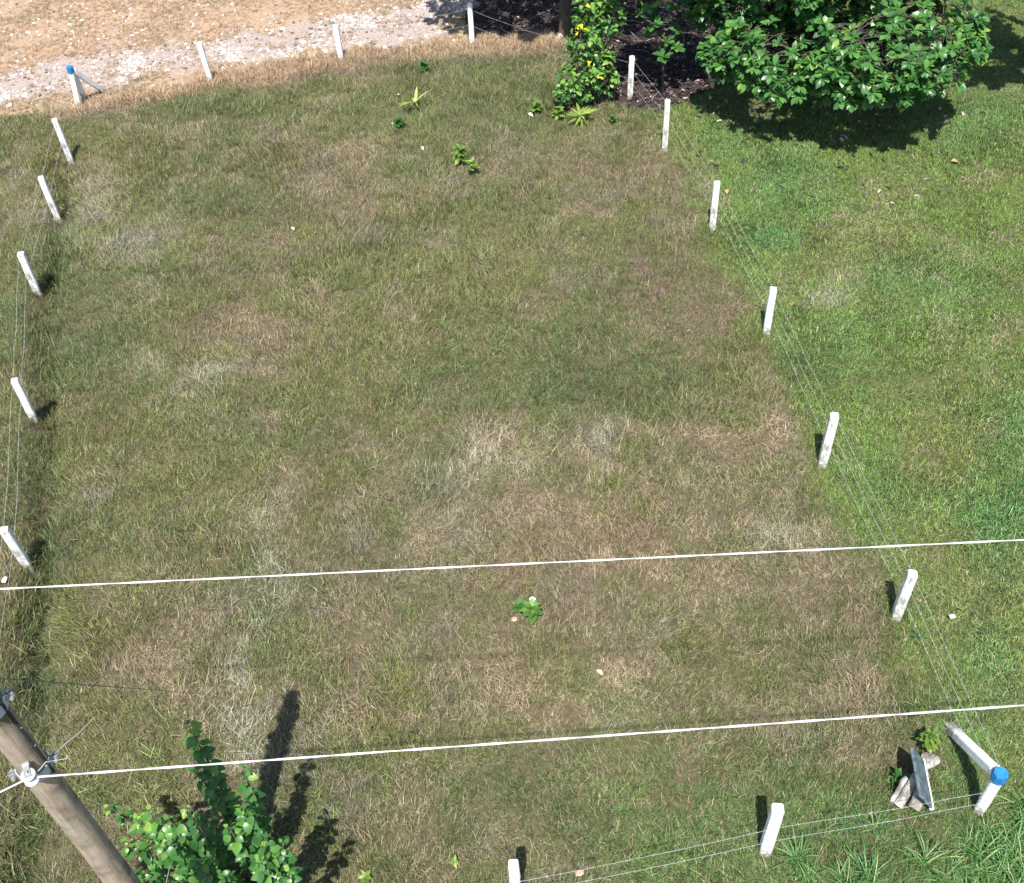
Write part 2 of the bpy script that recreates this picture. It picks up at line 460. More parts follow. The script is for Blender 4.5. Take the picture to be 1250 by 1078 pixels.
def wood_pole_mat():
    m, t = mat_new('weathered_pole_wood')
    tc = nn(t, 'ShaderNodeTexCoord'); mp = nn(t, 'ShaderNodeMapping'); mp.inputs['Scale'].default_value = (1, 1, .06)
    t.links.new(tc.outputs['Object'], mp.inputs[0])
    a = nn(t, 'ShaderNodeTexNoise'); a.inputs['Scale'].default_value = 26; a.inputs['Detail'].default_value = 8; a.inputs['Roughness'].default_value = .7
    t.links.new(mp.outputs[0], a.inputs['Vector'])
    b2 = nn(t, 'ShaderNodeTexNoise'); b2.inputs['Scale'].default_value = 4.5; b2.inputs['Detail'].default_value = 6
    t.links.new(tc.outputs['Object'], b2.inputs['Vector'])
    c1 = ramp(t, a.outputs[0], [(.28, (.05, .04, .03)), (.36, (.20, .165, .125)), (.5, (.30, .255, .20)), (.62, (.36, .31, .25)), (.8, (.46, .41, .34))])
    c2 = ramp(t, b2.outputs[0], [(.3, (.5, .46, .42)), (.5, (.95, .95, .95)), (.75, (1.2, 1.17, 1.1))])
    mx = nn(t, 'ShaderNodeMix'); mx.data_type = 'RGBA'; mx.blend_type = 'MULTIPLY'; mx.inputs[0].default_value = 1
    t.links.new(c1, mx.inputs[6]); t.links.new(c2, mx.inputs[7])
    b = nn(t, 'ShaderNodeBsdfPrincipled'); b.inputs['Roughness'].default_value = .9; b.inputs['Specular IOR Level'].default_value = .15
    t.links.new(mx.outputs[2], b.inputs['Base Color'])
    bp = nn(t, 'ShaderNodeBump'); bp.inputs['Strength'].default_value = .6; bp.inputs['Distance'].default_value = .01
    t.links.new(a.outputs[0], bp.inputs['Height']); t.links.new(bp.outputs[0], b.inputs['Normal'])
    o = nn(t, 'ShaderNodeOutputMaterial'); t.links.new(b.outputs[0], o.inputs[0])
    return m


M['pole'] = wood_pole_mat()


def grass_mat():
    m, t = mat_new('grass_blades')
    cg = nn(t, 'ShaderNodeAttribute'); cg.attribute_type = 'INSTANCER'; cg.attribute_name = 'cg'
    cd = nn(t, 'ShaderNodeAttribute'); cd.attribute_type = 'INSTANCER'; cd.attribute_name = 'cd'
    r1 = nn(t, 'ShaderNodeAttribute'); r1.attribute_name = 'rnd'
    r2 = nn(t, 'ShaderNodeAttribute'); r2.attribute_name = 'rnd2'
    lt = nn(t, 'ShaderNodeMath'); lt.operation = 'LESS_THAN'
    t.links.new(r1.outputs['Fac'], lt.inputs[0]); t.links.new(cg.outputs['Alpha'], lt.inputs[1])
    mx = nn(t, 'ShaderNodeMix'); mx.data_type = 'RGBA'
    t.links.new(lt.outputs[0], mx.inputs[0]); t.links.new(cd.outputs['Color'], mx.inputs[6]); t.links.new(cg.outputs['Color'], mx.inputs[7])
    mr = nn(t, 'ShaderNodeMapRange'); mr.inputs['To Min'].default_value = .34; mr.inputs['To Max'].default_value = 2.3
    pw = nn(t, 'ShaderNodeMath'); pw.operation = 'POWER'; pw.inputs[1].default_value = 1.7
    t.links.new(r2.outputs['Fac'], pw.inputs[0])
    t.links.new(pw.outputs[0], mr.inputs[0])
    ml = nn(t, 'ShaderNodeMix'); ml.data_type = 'RGBA'; ml.blend_type = 'MULTIPLY'; ml.inputs[0].default_value = 1
    t.links.new(mx.outputs[2], ml.inputs[6]); t.links.new(mr.outputs[0], ml.inputs[7])
    d = nn(t, 'ShaderNodeBsdfPrincipled'); d.inputs['Roughness'].default_value = .5; d.inputs['Specular IOR Level'].default_value = .35
    tr = nn(t, 'ShaderNodeBsdfTranslucent')
    t.links.new(ml.outputs[2], d.inputs['Base Color']); t.links.new(ml.outputs[2], tr.inputs[0])
    ms = nn(t, 'ShaderNodeMixShader'); ms.inputs[0].default_value = .25
    t.links.new(d.outputs[0], ms.inputs[1]); t.links.new(tr.outputs[0], ms.inputs[2])
    o = nn(t, 'ShaderNodeOutputMaterial'); t.links.new(ms.outputs[0], o.inputs[0])
    return m


M['grass'] = grass_mat()


def ground_mat():
    m, t = mat_new('soil_and_thatch')
    a = nn(t, 'ShaderNodeAttribute'); a.attribute_name = 'soil'
    tc = nn(t, 'ShaderNodeTexCoord')
    n1 = nn(t, 'ShaderNodeTexNoise'); n1.inputs['Scale'].default_value = 14; n1.inputs['Detail'].default_value = 9; n1.inputs['Roughness'].default_value = .75
    t.links.new(tc.outputs['Object'], n1.inputs['Vector'])
    c = ramp(t, n1.outputs[0], [(.25, (.45, .45, .45)), (.5, (1, 1, 1)), (.75, (1.7, 1.65, 1.6))])
    mx = nn(t, 'ShaderNodeMix'); mx.data_type = 'RGBA'; mx.blend_type = 'MULTIPLY'; mx.inputs[0].default_value = 1
    t.links.new(a.outputs['Color'], mx.inputs[6]); t.links.new(c, mx.inputs[7])
    b = nn(t, 'ShaderNodeBsdfPrincipled'); b.inputs['Roughness'].default_value = .95; b.inputs['Specular IOR Level'].default_value = .1
    t.links.new(mx.outputs[2], b.inputs['Base Color'])
    bp = nn(t, 'ShaderNodeBump'); bp.inputs['Strength'].default_value = .8; bp.inputs['Distance'].default_value = .03
    t.links.new(n1.outputs[0], bp.inputs['Height']); t.links.new(bp.outputs[0], b.inputs['Normal'])
    o = nn(t, 'ShaderNodeOutputMaterial'); t.links.new(b.outputs[0], o.inputs[0])
    return m


M['ground'] = ground_mat()

# ------------------------------------------------------------------ zones of the ground


def zones(x, y):
    wob = 0.5 * (fbm(N4, x, y, 0.9, 3) - .5)
    rub = 1 - sstep(.45, 1.35, np.abs(poly_dist(x, y, RUBBLE_LINE)) + wob * 2.2 + 1.5 * (fbm(N5, x, y, .55, 3) - .5))
    top = poly_dist(x, y, TOP_ROW)                    # positive beyond the far row of posts
    left = poly_dist(x, y, LEFT_ROW)
    beyond = sstep(-.1, .35, top + wob * 1.8) * (x < at(640, 20)[0] + 1.5)
    lit = in_poly(x + wob, y + wob * .8, LITTER) & (rub < .4)
    right = sstep(-.35, .5, poly_dist(x, y, gl((735, 60), (769, 120), (811, 184), (860, 285), (925, 407), (985, 568), (1075, 754), (1170, 990), (1190, 1090))) + wob * 1.3)
    front = sstep(-1.1, -.2, -poly_dist(x, y, BOTTOM_ROW[::-1]) + 1.6 * wob) * sstep(-1.0, 2.2, x + wob)
    return dict(rub=rub, top=top, beyond=beyond, litter=lit.astype(float), right=right, front=front, left=left)


# ------------------------------------------------------------------ ground sheet
def axis(lo, hi, step):
    a = list(np.arange(lo, hi + 1e-6, step))
    s = step
    while a[-1] < 700:
        s *= 1.35; a.append(a[-1] + s)
    s = step
    while a[0] > -700:
        s *= 1.35; a.insert(0, a[0] - s)
    return np.array(a)


gx = axis(-20, 21, .14); gy = axis(1, 37, .14)
GX, GY = np.meshgrid(gx, gy)
GZ = hz(GX, GY)
nx, ny = len(gx), len(gy)
vs = np.stack([GX.ravel(), GY.ravel(), GZ.ravel()], 1)
idx = np.arange(nx * ny).reshape(ny, nx)
q = np.stack([idx[:-1, :-1], idx[:-1, 1:], idx[1:, 1:], idx[1:, :-1]], -1).reshape(-1, 4)
me = bpy.data.meshes.new('ground')
me.vertices.add(len(vs)); me.vertices.foreach_set('co', vs.ravel())
me.loops.add(q.size); me.loops.foreach_set('vertex_index', q.ravel().astype(np.int32))
me.polygons.add(len(q))
me.polygons.foreach_set('loop_start', np.arange(0, q.size, 4, dtype=np.int32))
me.polygons.foreach_set('loop_total', np.full(len(q), 4, dtype=np.int32))
me.update(); me.validate()
Z = zones(vs[:, 0], vs[:, 1])


def mixc(c, t, col):
    return c * (1 - t[:, None]) + np.array(col) * t[:, None]


base = np.tile(np.array([.105, .088, .052]), (len(vs), 1))
base = mixc(base, Z['right'], (.085, .095, .035))
base = mixc(base, Z['beyond'], (.33, .235, .165))
base = mixc(base, Z['rub'], (.325, .268, .238))
base = mixc(base, Z['litter'], (.05, .038, .034))
at_ = me.attributes.new('soil', 'FLOAT_COLOR', 'POINT')
at_.data.foreach_set('color', np.concatenate([base, np.ones((len(vs), 1))], 1).astype(np.float32).ravel())
me.materials.append(M['ground'])
me.polygons.foreach_set('use_smooth', [True] * len(me.polygons))
ground = bpy.data.objects.new('ground', me)
COL.objects.link(ground)
tag(ground, 'uneven soil of the fenced lot under the grass', 'ground', kind='structure')

# ------------------------------------------------------------------ grass: tuft prototypes
LIB = {}


def tuft(nb, rad, lmin, lmax, wid, lean, seed, droop=.6, stalks=0):
    r = random.Random(seed)
    V = []; F = []; r1 = []; r2 = []
    for b in range(nb):
        a = r.uniform(0, 2 * math.pi); d = rad * math.sqrt(r.random())
        x0, y0 = d * math.cos(a), d * math.sin(a)
        L = r.uniform(lmin, lmax); az = r.uniform(0, 2 * math.pi)
        tl = lean * r.uniform(.35, 1.4)
        wv = wid * r.uniform(.6, 1.3)
        stalk = b >= nb - stalks                      # longer, straighter straw stalks
        if stalk: L *= 1.6; wv = wid * .6; tl = lean * r.uniform(.3, 1.8)
        o = len(V)
        p = Vector((x0, y0, -.01)); ang = tl
        side = Vector((-math.sin(az), math.cos(az), 0))
        for k in range(3):
            ww = wv * (1, .8, .5)[k] / 2
            V.append(tuple(p - side * ww)); V.append(tuple(p + side * ww))
            st = L / 3
            p = p + Vector((math.cos(az) * math.sin(ang), math.sin(az) * math.sin(ang), math.cos(ang))) * st
            ang = min(ang + droop * (.35 if stalk else 1) * r.uniform(.5, 1.3), 1.75)
            if p.z < .005: p.z = .005 + r.random() * .02
        V.append(tuple(p))
        F += [(o, o + 1, o + 3, o + 2), (o + 2, o + 3, o + 5, o + 4), (o + 4, o + 5, o + 6)]
        q1, q2 = (.97, r.uniform(.6, 1)) if stalk else (r.random(), r.random())
        r1 += [q1] * 3; r2 += [q2] * 3
    me = bpy.data.meshes.new('tuft')
    me.from_pydata(V, [], F)
    for nme, arr in (('rnd', r1), ('rnd2', r2)):
        me.attributes.new(nme, 'FLOAT', 'FACE').data.foreach_set('value', np.array(arr, np.float32))
    me.materials.append(M['grass'])
    me.update()
    return me


def library(name, metas):
    c = bpy.data.collections.new(name)              # kept out of the scene: only the source of instances
    for i, me in enumerate(metas):
        o = bpy.data.objects.new('%s_%02d' % (name, i), me)
        c.objects.link(o)
    return c


LIB['meadow'] = library('meadow_tufts', [tuft(58, .13, .07, .20, .0060, .55, 100 + i, .33, i % 3) for i in range(7)])
LIB['lawn'] = library('lawn_tufts', [tuft(64, .12, .045, .11, .0075, .7, 200 + i, .4) for i in range(6)])
LIB['mat'] = library('mat_tufts', [tuft(22, .17, .16, .34, .0075, 1.05, 300 + i, .25) for i in range(5)])
LIB['dry'] = library('dry_tufts', [tuft(40, .12, .10, .26, .0075, .5, 400 + i, .35) for i in range(5)])


def gn_scatter(obj, coll):
    ng = bpy.data.node_groups.new(obj.name + '_scatter', 'GeometryNodeTree')
    ng.interface.new_socket(name='Geometry', in_out='INPUT', socket_type='NodeSocketGeometry')
    ng.interface.new_socket(name='Geometry', in_out='OUTPUT', socket_type='NodeSocketGeometry')
    i = ng.nodes.new('NodeGroupInput'); o = ng.nodes.new('NodeGroupOutput')
    ci = ng.nodes.new('GeometryNodeCollectionInfo')
    ci.inputs[0].default_value = coll
    ci.inputs['Separate Children'].default_value = True
    ci.inputs['Reset Children'].default_value = True
    ip = ng.nodes.new('GeometryNodeInstanceOnPoints')
    ip.inputs['Pick Instance'].default_value = True

    def na(nm, typ):
        n = ng.nodes.new('GeometryNodeInputNamedAttribute'); n.data_type = typ
        n.inputs['Name'].default_value = nm
        return n.outputs['Attribute']
    ng.links.new(i.outputs[0], ip.inputs['Points'])
    ng.links.new(ci.outputs[0], ip.inputs['Instance'])
    ng.links.new(na('pick', 'INT'), ip.inputs['Instance Index'])
    ng.links.new(na('rot', 'FLOAT_VECTOR'), ip.inputs['Rotation'])
    ng.links.new(na('scl', 'FLOAT_VECTOR'), ip.inputs['Scale'])
    ng.links.new(ip.outputs[0], o.inputs[0])
    md = obj.modifiers.new('scatter', 'NODES')
    md.node_group = ng


def scatter(name, coll, x, y, cg, fr, cd, scl, tiltx, tilty):
    n = len(x)
    me = bpy.data.meshes.new(name)
    me.vertices.add(n)
    me.vertices.foreach_set('co', np.stack([x, y, hz(x, y)], 1).astype(np.float32).ravel())
    a = me.attributes.new('cg', 'FLOAT_COLOR', 'POINT'); a.data.foreach_set('color', np.concatenate([cg, fr[:, None]], 1).astype(np.float32).ravel())
    a = me.attributes.new('cd', 'FLOAT_COLOR', 'POINT'); a.data.foreach_set('color', np.concatenate([cd, np.ones((n, 1))], 1).astype(np.float32).ravel())
    a = me.attributes.new('pick', 'INT', 'POINT'); a.data.foreach_set('value', rng.integers(0, 64, n).astype(np.int32))
    # instance index wraps over the children of the collection
    rot = np.stack([tiltx, tilty, rng.uniform(0, 6.283, n)], 1)
    # Euler XYZ: spin first about the tuft's own axis, then tilt -> build from matrices
    rx, ry, rz = rot.T
    cz, sz = np.cos(rz), np.sin(rz); cx, sx = np.cos(rx), np.sin(rx); cy, sy = np.cos(ry), np.sin(ry)
    # Rm = Ry @ Rx @ Rz
    r00 = cy * cz + sy * sx * sz; r10 = cx * sz; r20 = -sy * cz + cy * sx * sz
    r21 = sy * sz + cy * sx * cz; r22 = cy * cx
    eul = np.stack([np.arctan2(r21, r22), np.arcsin(np.clip(-r20, -1, 1)), np.arctan2(r10, r00)], 1)
    a = me.attributes.new('rot', 'FLOAT_VECTOR', 'POINT'); a.data.foreach_set('vector', eul.astype(np.float32).ravel())
    a = me.attributes.new('scl', 'FLOAT_VECTOR', 'POINT'); a.data.foreach_set('vector', scl.astype(np.float32).ravel())
    o = bpy.data.objects.new(name, me)
    COL.objects.link(o)
    gn_scatter(o, coll)
    return o


def jgrid(sp):
    X, Y = np.meshgrid(np.arange(-20, 21, sp), np.arange(2.2, 36, sp))
    X = X.ravel() + rng.uniform(-.6, .6, X.size) * sp
    Y = Y.ravel() + rng.uniform(-.6, .6, Y.size) * sp
    # stay a few metres round what the camera can see
    p = np.stack([X, Y, np.zeros_like(X)], 1) - CAMP
    z = p @ _f
    u = IW / 2 + FPX * (p @ _x) / z; v = IH / 2 - FPX * (p @ _u) / z
    k = (u > -190) & (u < IW + 190) & (v > -110) & (v < IH + 150)
    return X[k], Y[k]


GREEN = np.array([.088, .138, .044]); YEL = np.array([.150, .166, .050]); EMER = np.array([.062, .155, .050]); DARK = np.array([.050, .082, .032])
STRAW = np.array([.295, .252, .160]); BROWN = np.array([.205, .156, .112]); PALE = np.array([.32, .315, .24]); TAN = np.array([.37, .285, .195]); RED = np.array([.24, .135, .095])
ORNG = np.array([.41, .30, .19])
GREY = np.array([.21, .20, .17])


def colours(x, y, Zn):
    F = patch_fields(x, y)
    n1 = fbm(N1, x, y, 1.6, 4); n2 = fbm(N2, x + 40, y, .8, 4); n3 = fbm(N5, x, y + 30, 2.6, 4)
    n4 = N4(x, y, .22)
    n5 = N2(x + 11, y - 5, .42)
    gr = .59 + .9 * (n1 - .5) + .8 * (n2 - .5) + .65 * (n4 - .5) + .6 * (n5 - .5)
    gr = gr + .75 * F['g'] + .55 * F['y'] + .8 * F['e'] + .6 * F['d'] - .6 * F['b'] - .5 * F['p'] - .6 * F['t'] - .6 * F['r']
    gr = gr + Zn['right'] * (.36 + .12 * (F['t'] + F['p'])) + Zn['front'] * .6
    gr = gr - Zn['beyond'] * .8 - 1.1 * (1 - sstep(.0, .85, np.abs(Zn['top'] + .25 + 1.0 * (n2 - .5)))) * (x < 3.0)
    gr = np.clip(gr, .03, .88)

    def bl(c, t, col):
        t = np.clip(t, 0, 1)
        return c * (1 - t[:, None]) + col * t[:, None]
    one = np.ones((len(x), 3))
    cg = one * (GREEN * .6 + YEL * .4)
    cg = bl(cg, .9 * sstep(.4, .7, n3) * (1 - Zn['right']), YEL)
    cg = bl(cg, 1.5 * F['y'], YEL); cg = bl(cg, F['g'] * 1.1, GREEN)
    cg = bl(cg, Zn['right'] * .85, np.array([.128, .215, .045])); cg = bl(cg, Zn['front'] * .8, np.array([.10, .185, .05]))
    cg = bl(cg, Zn['right'] * sstep(.5, .7, n3) * .6, YEL * 1.1)
    dt = np.exp(-(np.abs(poly_dist(x, y, SHADE_STRIP)) / .3) ** 2)
    cg = bl(cg, dt * .8 * N5(x, y, 1.1), DARK); gr = np.clip(gr + .2 * dt, .03, .9)  # shade of the tall grass tinted into the blades along the strip
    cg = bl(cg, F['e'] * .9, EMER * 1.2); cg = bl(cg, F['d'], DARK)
    cd = one * STRAW
    cd = bl(cd, sstep(.45, .62, n2) * .6, BROWN); cd = bl(cd, sstep(.55, .72, fbm(N4, x, y, 1.0, 3)) * .6, GREY)
    cd = bl(cd, F['b'] * 1.2, BROWN); cd = bl(cd, F['p'] * 1.0, PALE); cd = bl(cd, F['t'] * 1.2, TAN); cd = bl(cd, F['r'] * 1.3, RED)
    tp = (1 - sstep(.15, .75, np.abs(Zn['top'] + .1 + .8 * (n2 - .5)))) * (x < 3.0)
    cd = bl(cd, np.maximum(Zn['beyond'], tp) * .85, ORNG)
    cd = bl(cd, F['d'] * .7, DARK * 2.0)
    v = rng.uniform(.8, 1.25, len(x))[:, None] * (.85 + .3 * n2)[:, None]
    return cg * v, gr, cd * v, F


# meadow of the lot
x, y = jgrid(.118)
Zn = zones(x, y)
u = rng.random(len(x))
cg, fr, cd, F = colours(x, y, Zn)
dens = 1.0 - .55 * np.clip(F['t'] * 1.3, 0, .9) - .5 * Zn['right']
ditch = np.exp(-(np.abs(poly_dist(x, y, SHADE_STRIP)) / .25) ** 2)  # taller blades along the shade strip
keep = (u < dens) & (Zn['rub'] < .5) & (Zn['litter'] < .5) & (Zn['beyond'] < .6) & (Zn['right'] < .65)
keep &= ~((F['p'] > .42) & (rng.random(len(x)) < .3))
tx = .55 * (fbm(N2, x, y, .9, 2) - .5) * 2; ty = .55 * (fbm(N3, x, y, .9, 2) - .5) * 2
s = rng.uniform(.62, 1.05, len(x)) * (.70 + .6 * fbm(N5, x, y, 1.2, 3)) * (1 - .25 * np.clip(F['b'] + F['t'], 0, 1)) * (1 + .5 * ditch) * (.68 + .68 * N4(x + 3, y + 8, .42))
scl = np.stack([np.clip(s, .7, 1.4), np.clip(s, .7, 1.4), s], 1)
k = keep
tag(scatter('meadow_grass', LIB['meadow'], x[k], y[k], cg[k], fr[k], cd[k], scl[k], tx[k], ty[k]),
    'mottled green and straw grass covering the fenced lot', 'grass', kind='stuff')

# matted pale straw lying over the meadow
km = (((F['p'] > .22) & (rng.random(len(x)) < np.clip(F['p'] * .95, 0, .7))) | ((rng.random(len(x)) < .05) & (Zn['right'] < .5))) & (Zn['rub'] < .5) & (Zn['litter'] < .5)
tag(scatter('matted_straw', LIB['mat'], x[km], y[km], cg[km] * 1.4, fr[km] * .6 + .08, cd[km] * .95, np.stack([s[km]] * 3, 1) * .95, tx[km] * .6, ty[km] * .6),
    'pale matted dead grass lying in streaks across the lot', 'grass', kind='stuff')

# lawn on the right and a low under layer
x, y = jgrid(.105)
Zn = zones(x, y)
cg, fr, cd, F = colours(x, y, Zn)
u = rng.random(len(x))
k = (u < (.12 + .88 * np.maximum(Zn['right'], Zn['front'] * .6)) * (1 - .5 * np.clip(F['t'] * 1.2, 0, .8))) & (Zn['rub'] < .5) & (Zn['litter'] < .5) & (Zn['beyond'] < .5)
s = rng.uniform(.7, 1.25, len(x)) * (.7 + .7 * fbm(N5, x, y, 1.0, 3)) * (1 + .6 * F['e'])
tx = .4 * (fbm(N2, x, y, .7, 2) - .5) * 2; ty = .4 * (fbm(N3, x, y, .7, 2) - .5) * 2
tag(scatter('lawn_grass', LIB['lawn'], x[k], y[k], cg[k], fr[k], cd[k], np.stack([s[k]] * 3, 1), tx[k], ty[k]),
    'short bright green lawn to the right of the fence', 'grass', kind='stuff')

# dry orange grass beyond the far row of posts and along it
x, y = jgrid(.115)
Zn = zones(x, y)
cg, fr, cd, F = colours(x, y, Zn)
edge = (np.abs(Zn['top'] + .12 + .9 * (fbm(N5, x, y, .9, 3) - .5)) < .20 + .7 * (fbm(N2, x, y, .6, 3) - .35)) & (x < 2.4)
far = (Zn['beyond'] > .4) & (Zn['rub'] < .68) & (Zn['litter'] < .5)
u = rng.random(len(x))
pr = np.where(edge, .95, np.where(far, .9 * sstep(.22, .52, fbm(N2, x, y, 1.2, 4)), .45 * (Zn['rub'] > .45) * sstep(.47, .62, fbm(N3, x, y, .7, 3))))
k = (u < pr) & (Zn['litter'] < .5)
s = rng.uniform(.55, 1.05, len(x)) * np.where(edge, 1.35, .62)
pk = rng.random(len(x))[:, None]
cd = cd * (1 - .3 * pk) + np.array([.42, .25, .19]) * .3 * pk
gg = np.clip(fbm(N3, x, y, 1.2, 3) - .40, 0, 1) * 1.6
tag(scatter('dry_grass', LIB['dry'], x[k], y[k], cg[k], (fr * .5 + gg * (~edge))[k], cd[k], np.stack([s[k]] * 3, 1), rng.normal(0, .2, k.sum()), rng.normal(0, .2, k.sum())),
    'dry orange tan grass along and beyond the far row of posts', 'grass', kind='stuff')

# ------------------------------------------------------------------ rubble and dead leaves
def rock(mb, c, s, r, rr, flat=.55):
    """a lump of 8 to 20 faces, broken and uneven"""
    n = 6
    vs = []; fs = []
    rz = r.uniform(0, 6.28)
    ex = r.uniform(.7, 1.3)
    for zz, k in ((-.35, .85), (.25, 1.0), (.75, .55)):
        for i in range(n):
            a = rz + i * 2 * math.pi / n + r.uniform(-.25, .25)
            q = k * r.uniform(.72, 1.12) * s
            vs.append((c[0] + q * math.cos(a) * ex, c[1] + q * math.sin(a) / ex, c[2] + (zz + r.uniform(-.12, .12)) * s * flat))
    for j in range(2):
        for i in range(n):
            fs.append((j * n + i, j * n + (i + 1) % n, (j + 1) * n + (i + 1) % n, (j + 1) * n + i))
    fs.append(tuple(2 * n + i for i in range(n)))
    mb.add(vs, fs, rr)


rr = random.Random(77)
mb = MB()
cx, cy = jgrid(.072)
Zr = zones(cx, cy)
rn = fbm(N3, cx, cy, .8, 3)
pr = Zr['rub'] * np.clip(.42 + 2.4 * (rn - .42), .10, 1) + .13 * Zr['beyond'] * (Zr['rub'] < .3) * (rn > .42)
kk = (rng.random(len(cx)) < pr) & (Zr['litter'] < .5) & (Zr['top'] > -.1)
for px_, py_, q_ in zip(cx[kk], cy[kk], rn[kk]):
    s_ = .012 + .045 * rr.random() ** 2.6
    rock(mb, (px_, py_, gz(px_, py_) + .005), s_, rr, min(1, max(0, rr.gauss(.48 + 1.6 * (q_ - .5), .34))), rr.uniform(.4, .8))
tag(mb.build('rubble', M['rubble']), 'strip of broken pale rubble beyond the far row of posts', 'rubble', kind='stuff')

# the larger lumps that can be told apart
SPOTS = [(283, 6), (165, 56), (215, 70), (272, 84), (318, 62), (330, 42), (345, 36), (398, 64), (392, 18), (455, 34), (470, 58), (500, 20), (520, 44), (535, 12), (60, 108), (30, 118),
         (12, 130), (120, 92), (190, 78), (205, 88), (230, 60), (300, 45), (370, 52), (440, 55), (490, 48), (545, 30), (512, 30), (20, 92), (150, 100), (255, 92)]
for px_, py_ in SPOTS:
    g = at(px_, py_)
    mb = MB()
    rock(mb, (0, 0, .015), rr.uniform(.05, .095), rr, rr.uniform(.7, 1), .5)
    o = mb.build('stone', M['rubble'])
    o.location = (g[0], g[1], gz(g[0], g[1]))
    tag(o, 'pale broken stone lying in the rubble strip beyond the far posts', 'stone', 'larger stones in the rubble')


def litter_patch(name, label, n, test, lo=.05, hi=.13, seed=3, light=1.0):
    r = random.Random(seed)
    mb = MB()
    k = 0
    X, Y = test
    for i in range(n):
        j = r.randrange(len(X))
        x0, y0 = X[j] + r.uniform(-.08, .08), Y[j] + r.uniform(-.08, .08)
        L = r.uniform(lo, hi); W = L * r.uniform(.3, .5)
        az = r.uniform(0, 6.28); h = L * r.uniform(.05, .45)
        Mx = Matrix.Rotation(az, 3, 'Z') @ Matrix.Rotation(r.gauss(0, .45), 3, 'X') @ Matrix.Rotation(r.gauss(0, .3), 3, 'Y')
        vs = [(-L / 2, 0, 0), (-L * .1, -W / 2, h * .6), (-L * .1, W / 2, h * .6), (-L * .1, 0, h * .2), (L / 2, 0, h * .3), (L * .25, -W * .35, h * .8), (L * .25, W * .35, h * .8)]
        z0 = gz(x0, y0) + r.uniform(.01, .05)
        vs = [tuple((Mx @ Vector(p)) + Vector((x0, y0, z0))) for p in vs]
        mb.add(vs, [(0, 1, 3), (0, 3, 2), (1, 5, 4, 3), (3, 4, 6, 2)], min(1, abs(r.gauss(0, .42)) * light))
    return tag(mb.build(name, M['litter']), label, 'leaf litter', kind='stuff')


lx, ly = jgrid(.12)
ZL = zones(lx, ly)
m_ = ZL['litter'] > .5
litter_patch('leaf_litter', 'dark bed of fallen leaves under the trees at the back', 16000, (lx[m_], ly[m_]), .06, .17)
q_ = (np.hypot(lx - 7.6, ly - 21.5) < 3.4) & (ZL['litter'] < .5)
litter_patch('fallen_leaves', 'dead leaves scattered on the grass under the large tree', 260, (lx[q_], ly[q_]), .08, .2, 4, 1.6)
# twigs among the leaves
mb = MB()
r = random.Random(8)
idx_ = np.nonzero(m_)[0]
for i in range(160):
    j = idx_[r.randrange(len(idx_))]
    a = r.uniform(0, 3.14); L = r.uniform(.15, .6)
    p = Vector((lx[j], ly[j], gz(lx[j], ly[j]) + .03)); d = Vector((math.cos(a), math.sin(a), r.uniform(-.02, .12))) * L
    mb.tube([p, p + d * .5 + Vector((0, 0, .02)), p + d], [.008, .006, .003], 4, r=.5)
tag(mb.build('fallen_twigs', M['twig']), 'thin pale twigs scattered over the leaf litter', 'twigs', kind='stuff')

# ------------------------------------------------------------------ fence posts
POST_W = .13


def post_mesh(h, seed, mat):
    r = random.Random(seed)
    mb = MB()
    n = 8
    half = POST_W / 2 * r.uniform(.92, 1.08)
    b = .016
    base_prof = [(-half + b, -half), (half - b, -half), (half, -half + b), (half, half - b), (half - b, half), (-half + b, half), (-half, half - b), (-half, -half + b)]
    levels = [-.35, -.02, .1, h * .3, h * .55, h * .8, h - .035, h - .012, h]
    vs = []; fs = []
    sx, sy = r.gauss(0, .006), r.gauss(0, .006)
    for i, z in enumerate(levels):
        k = 1.0 - .06 * max(z, 0) / h
        if i == len(levels) - 2: k *= .95
        if i == len(levels) - 1: k *= .78
        ox, oy = sx * z + r.gauss(0, .0015), sy * z + r.gauss(0, .0015)
        for (px_, py_) in base_prof:
            vs.append((px_ * k + ox + r.gauss(0, .001), py_ * k + oy + r.gauss(0, .001), z + (r.gauss(0, .003) if i >= len(levels) - 3 else 0)))
    for j in range(len(levels) - 1):
        for i in range(n):
            fs.append((j * n + i, j * n + (i + 1) % n, (j + 1) * n + (i + 1) % n, (j + 1) * n + i))
    fs.append(tuple((len(levels) - 1) * n + i for i in range(n)))
    mb.add(vs, fs)
    return mb.mesh('fence_post', mat)


def wire_tie(parent, h, z):
    mb = MB()
    w2 = POST_W / 2 + .004
    pts = [(-w2, -w2, z), (w2, -w2, z + .006), (w2, w2, z), (-w2, w2, z - .006), (-w2, -w2, z)]
    mb.tube(pts, .0022, 5)
    return mb.build('wire_tie', M['galv'], parent)


POST_GROUP = 'white concrete posts of the wire fence'
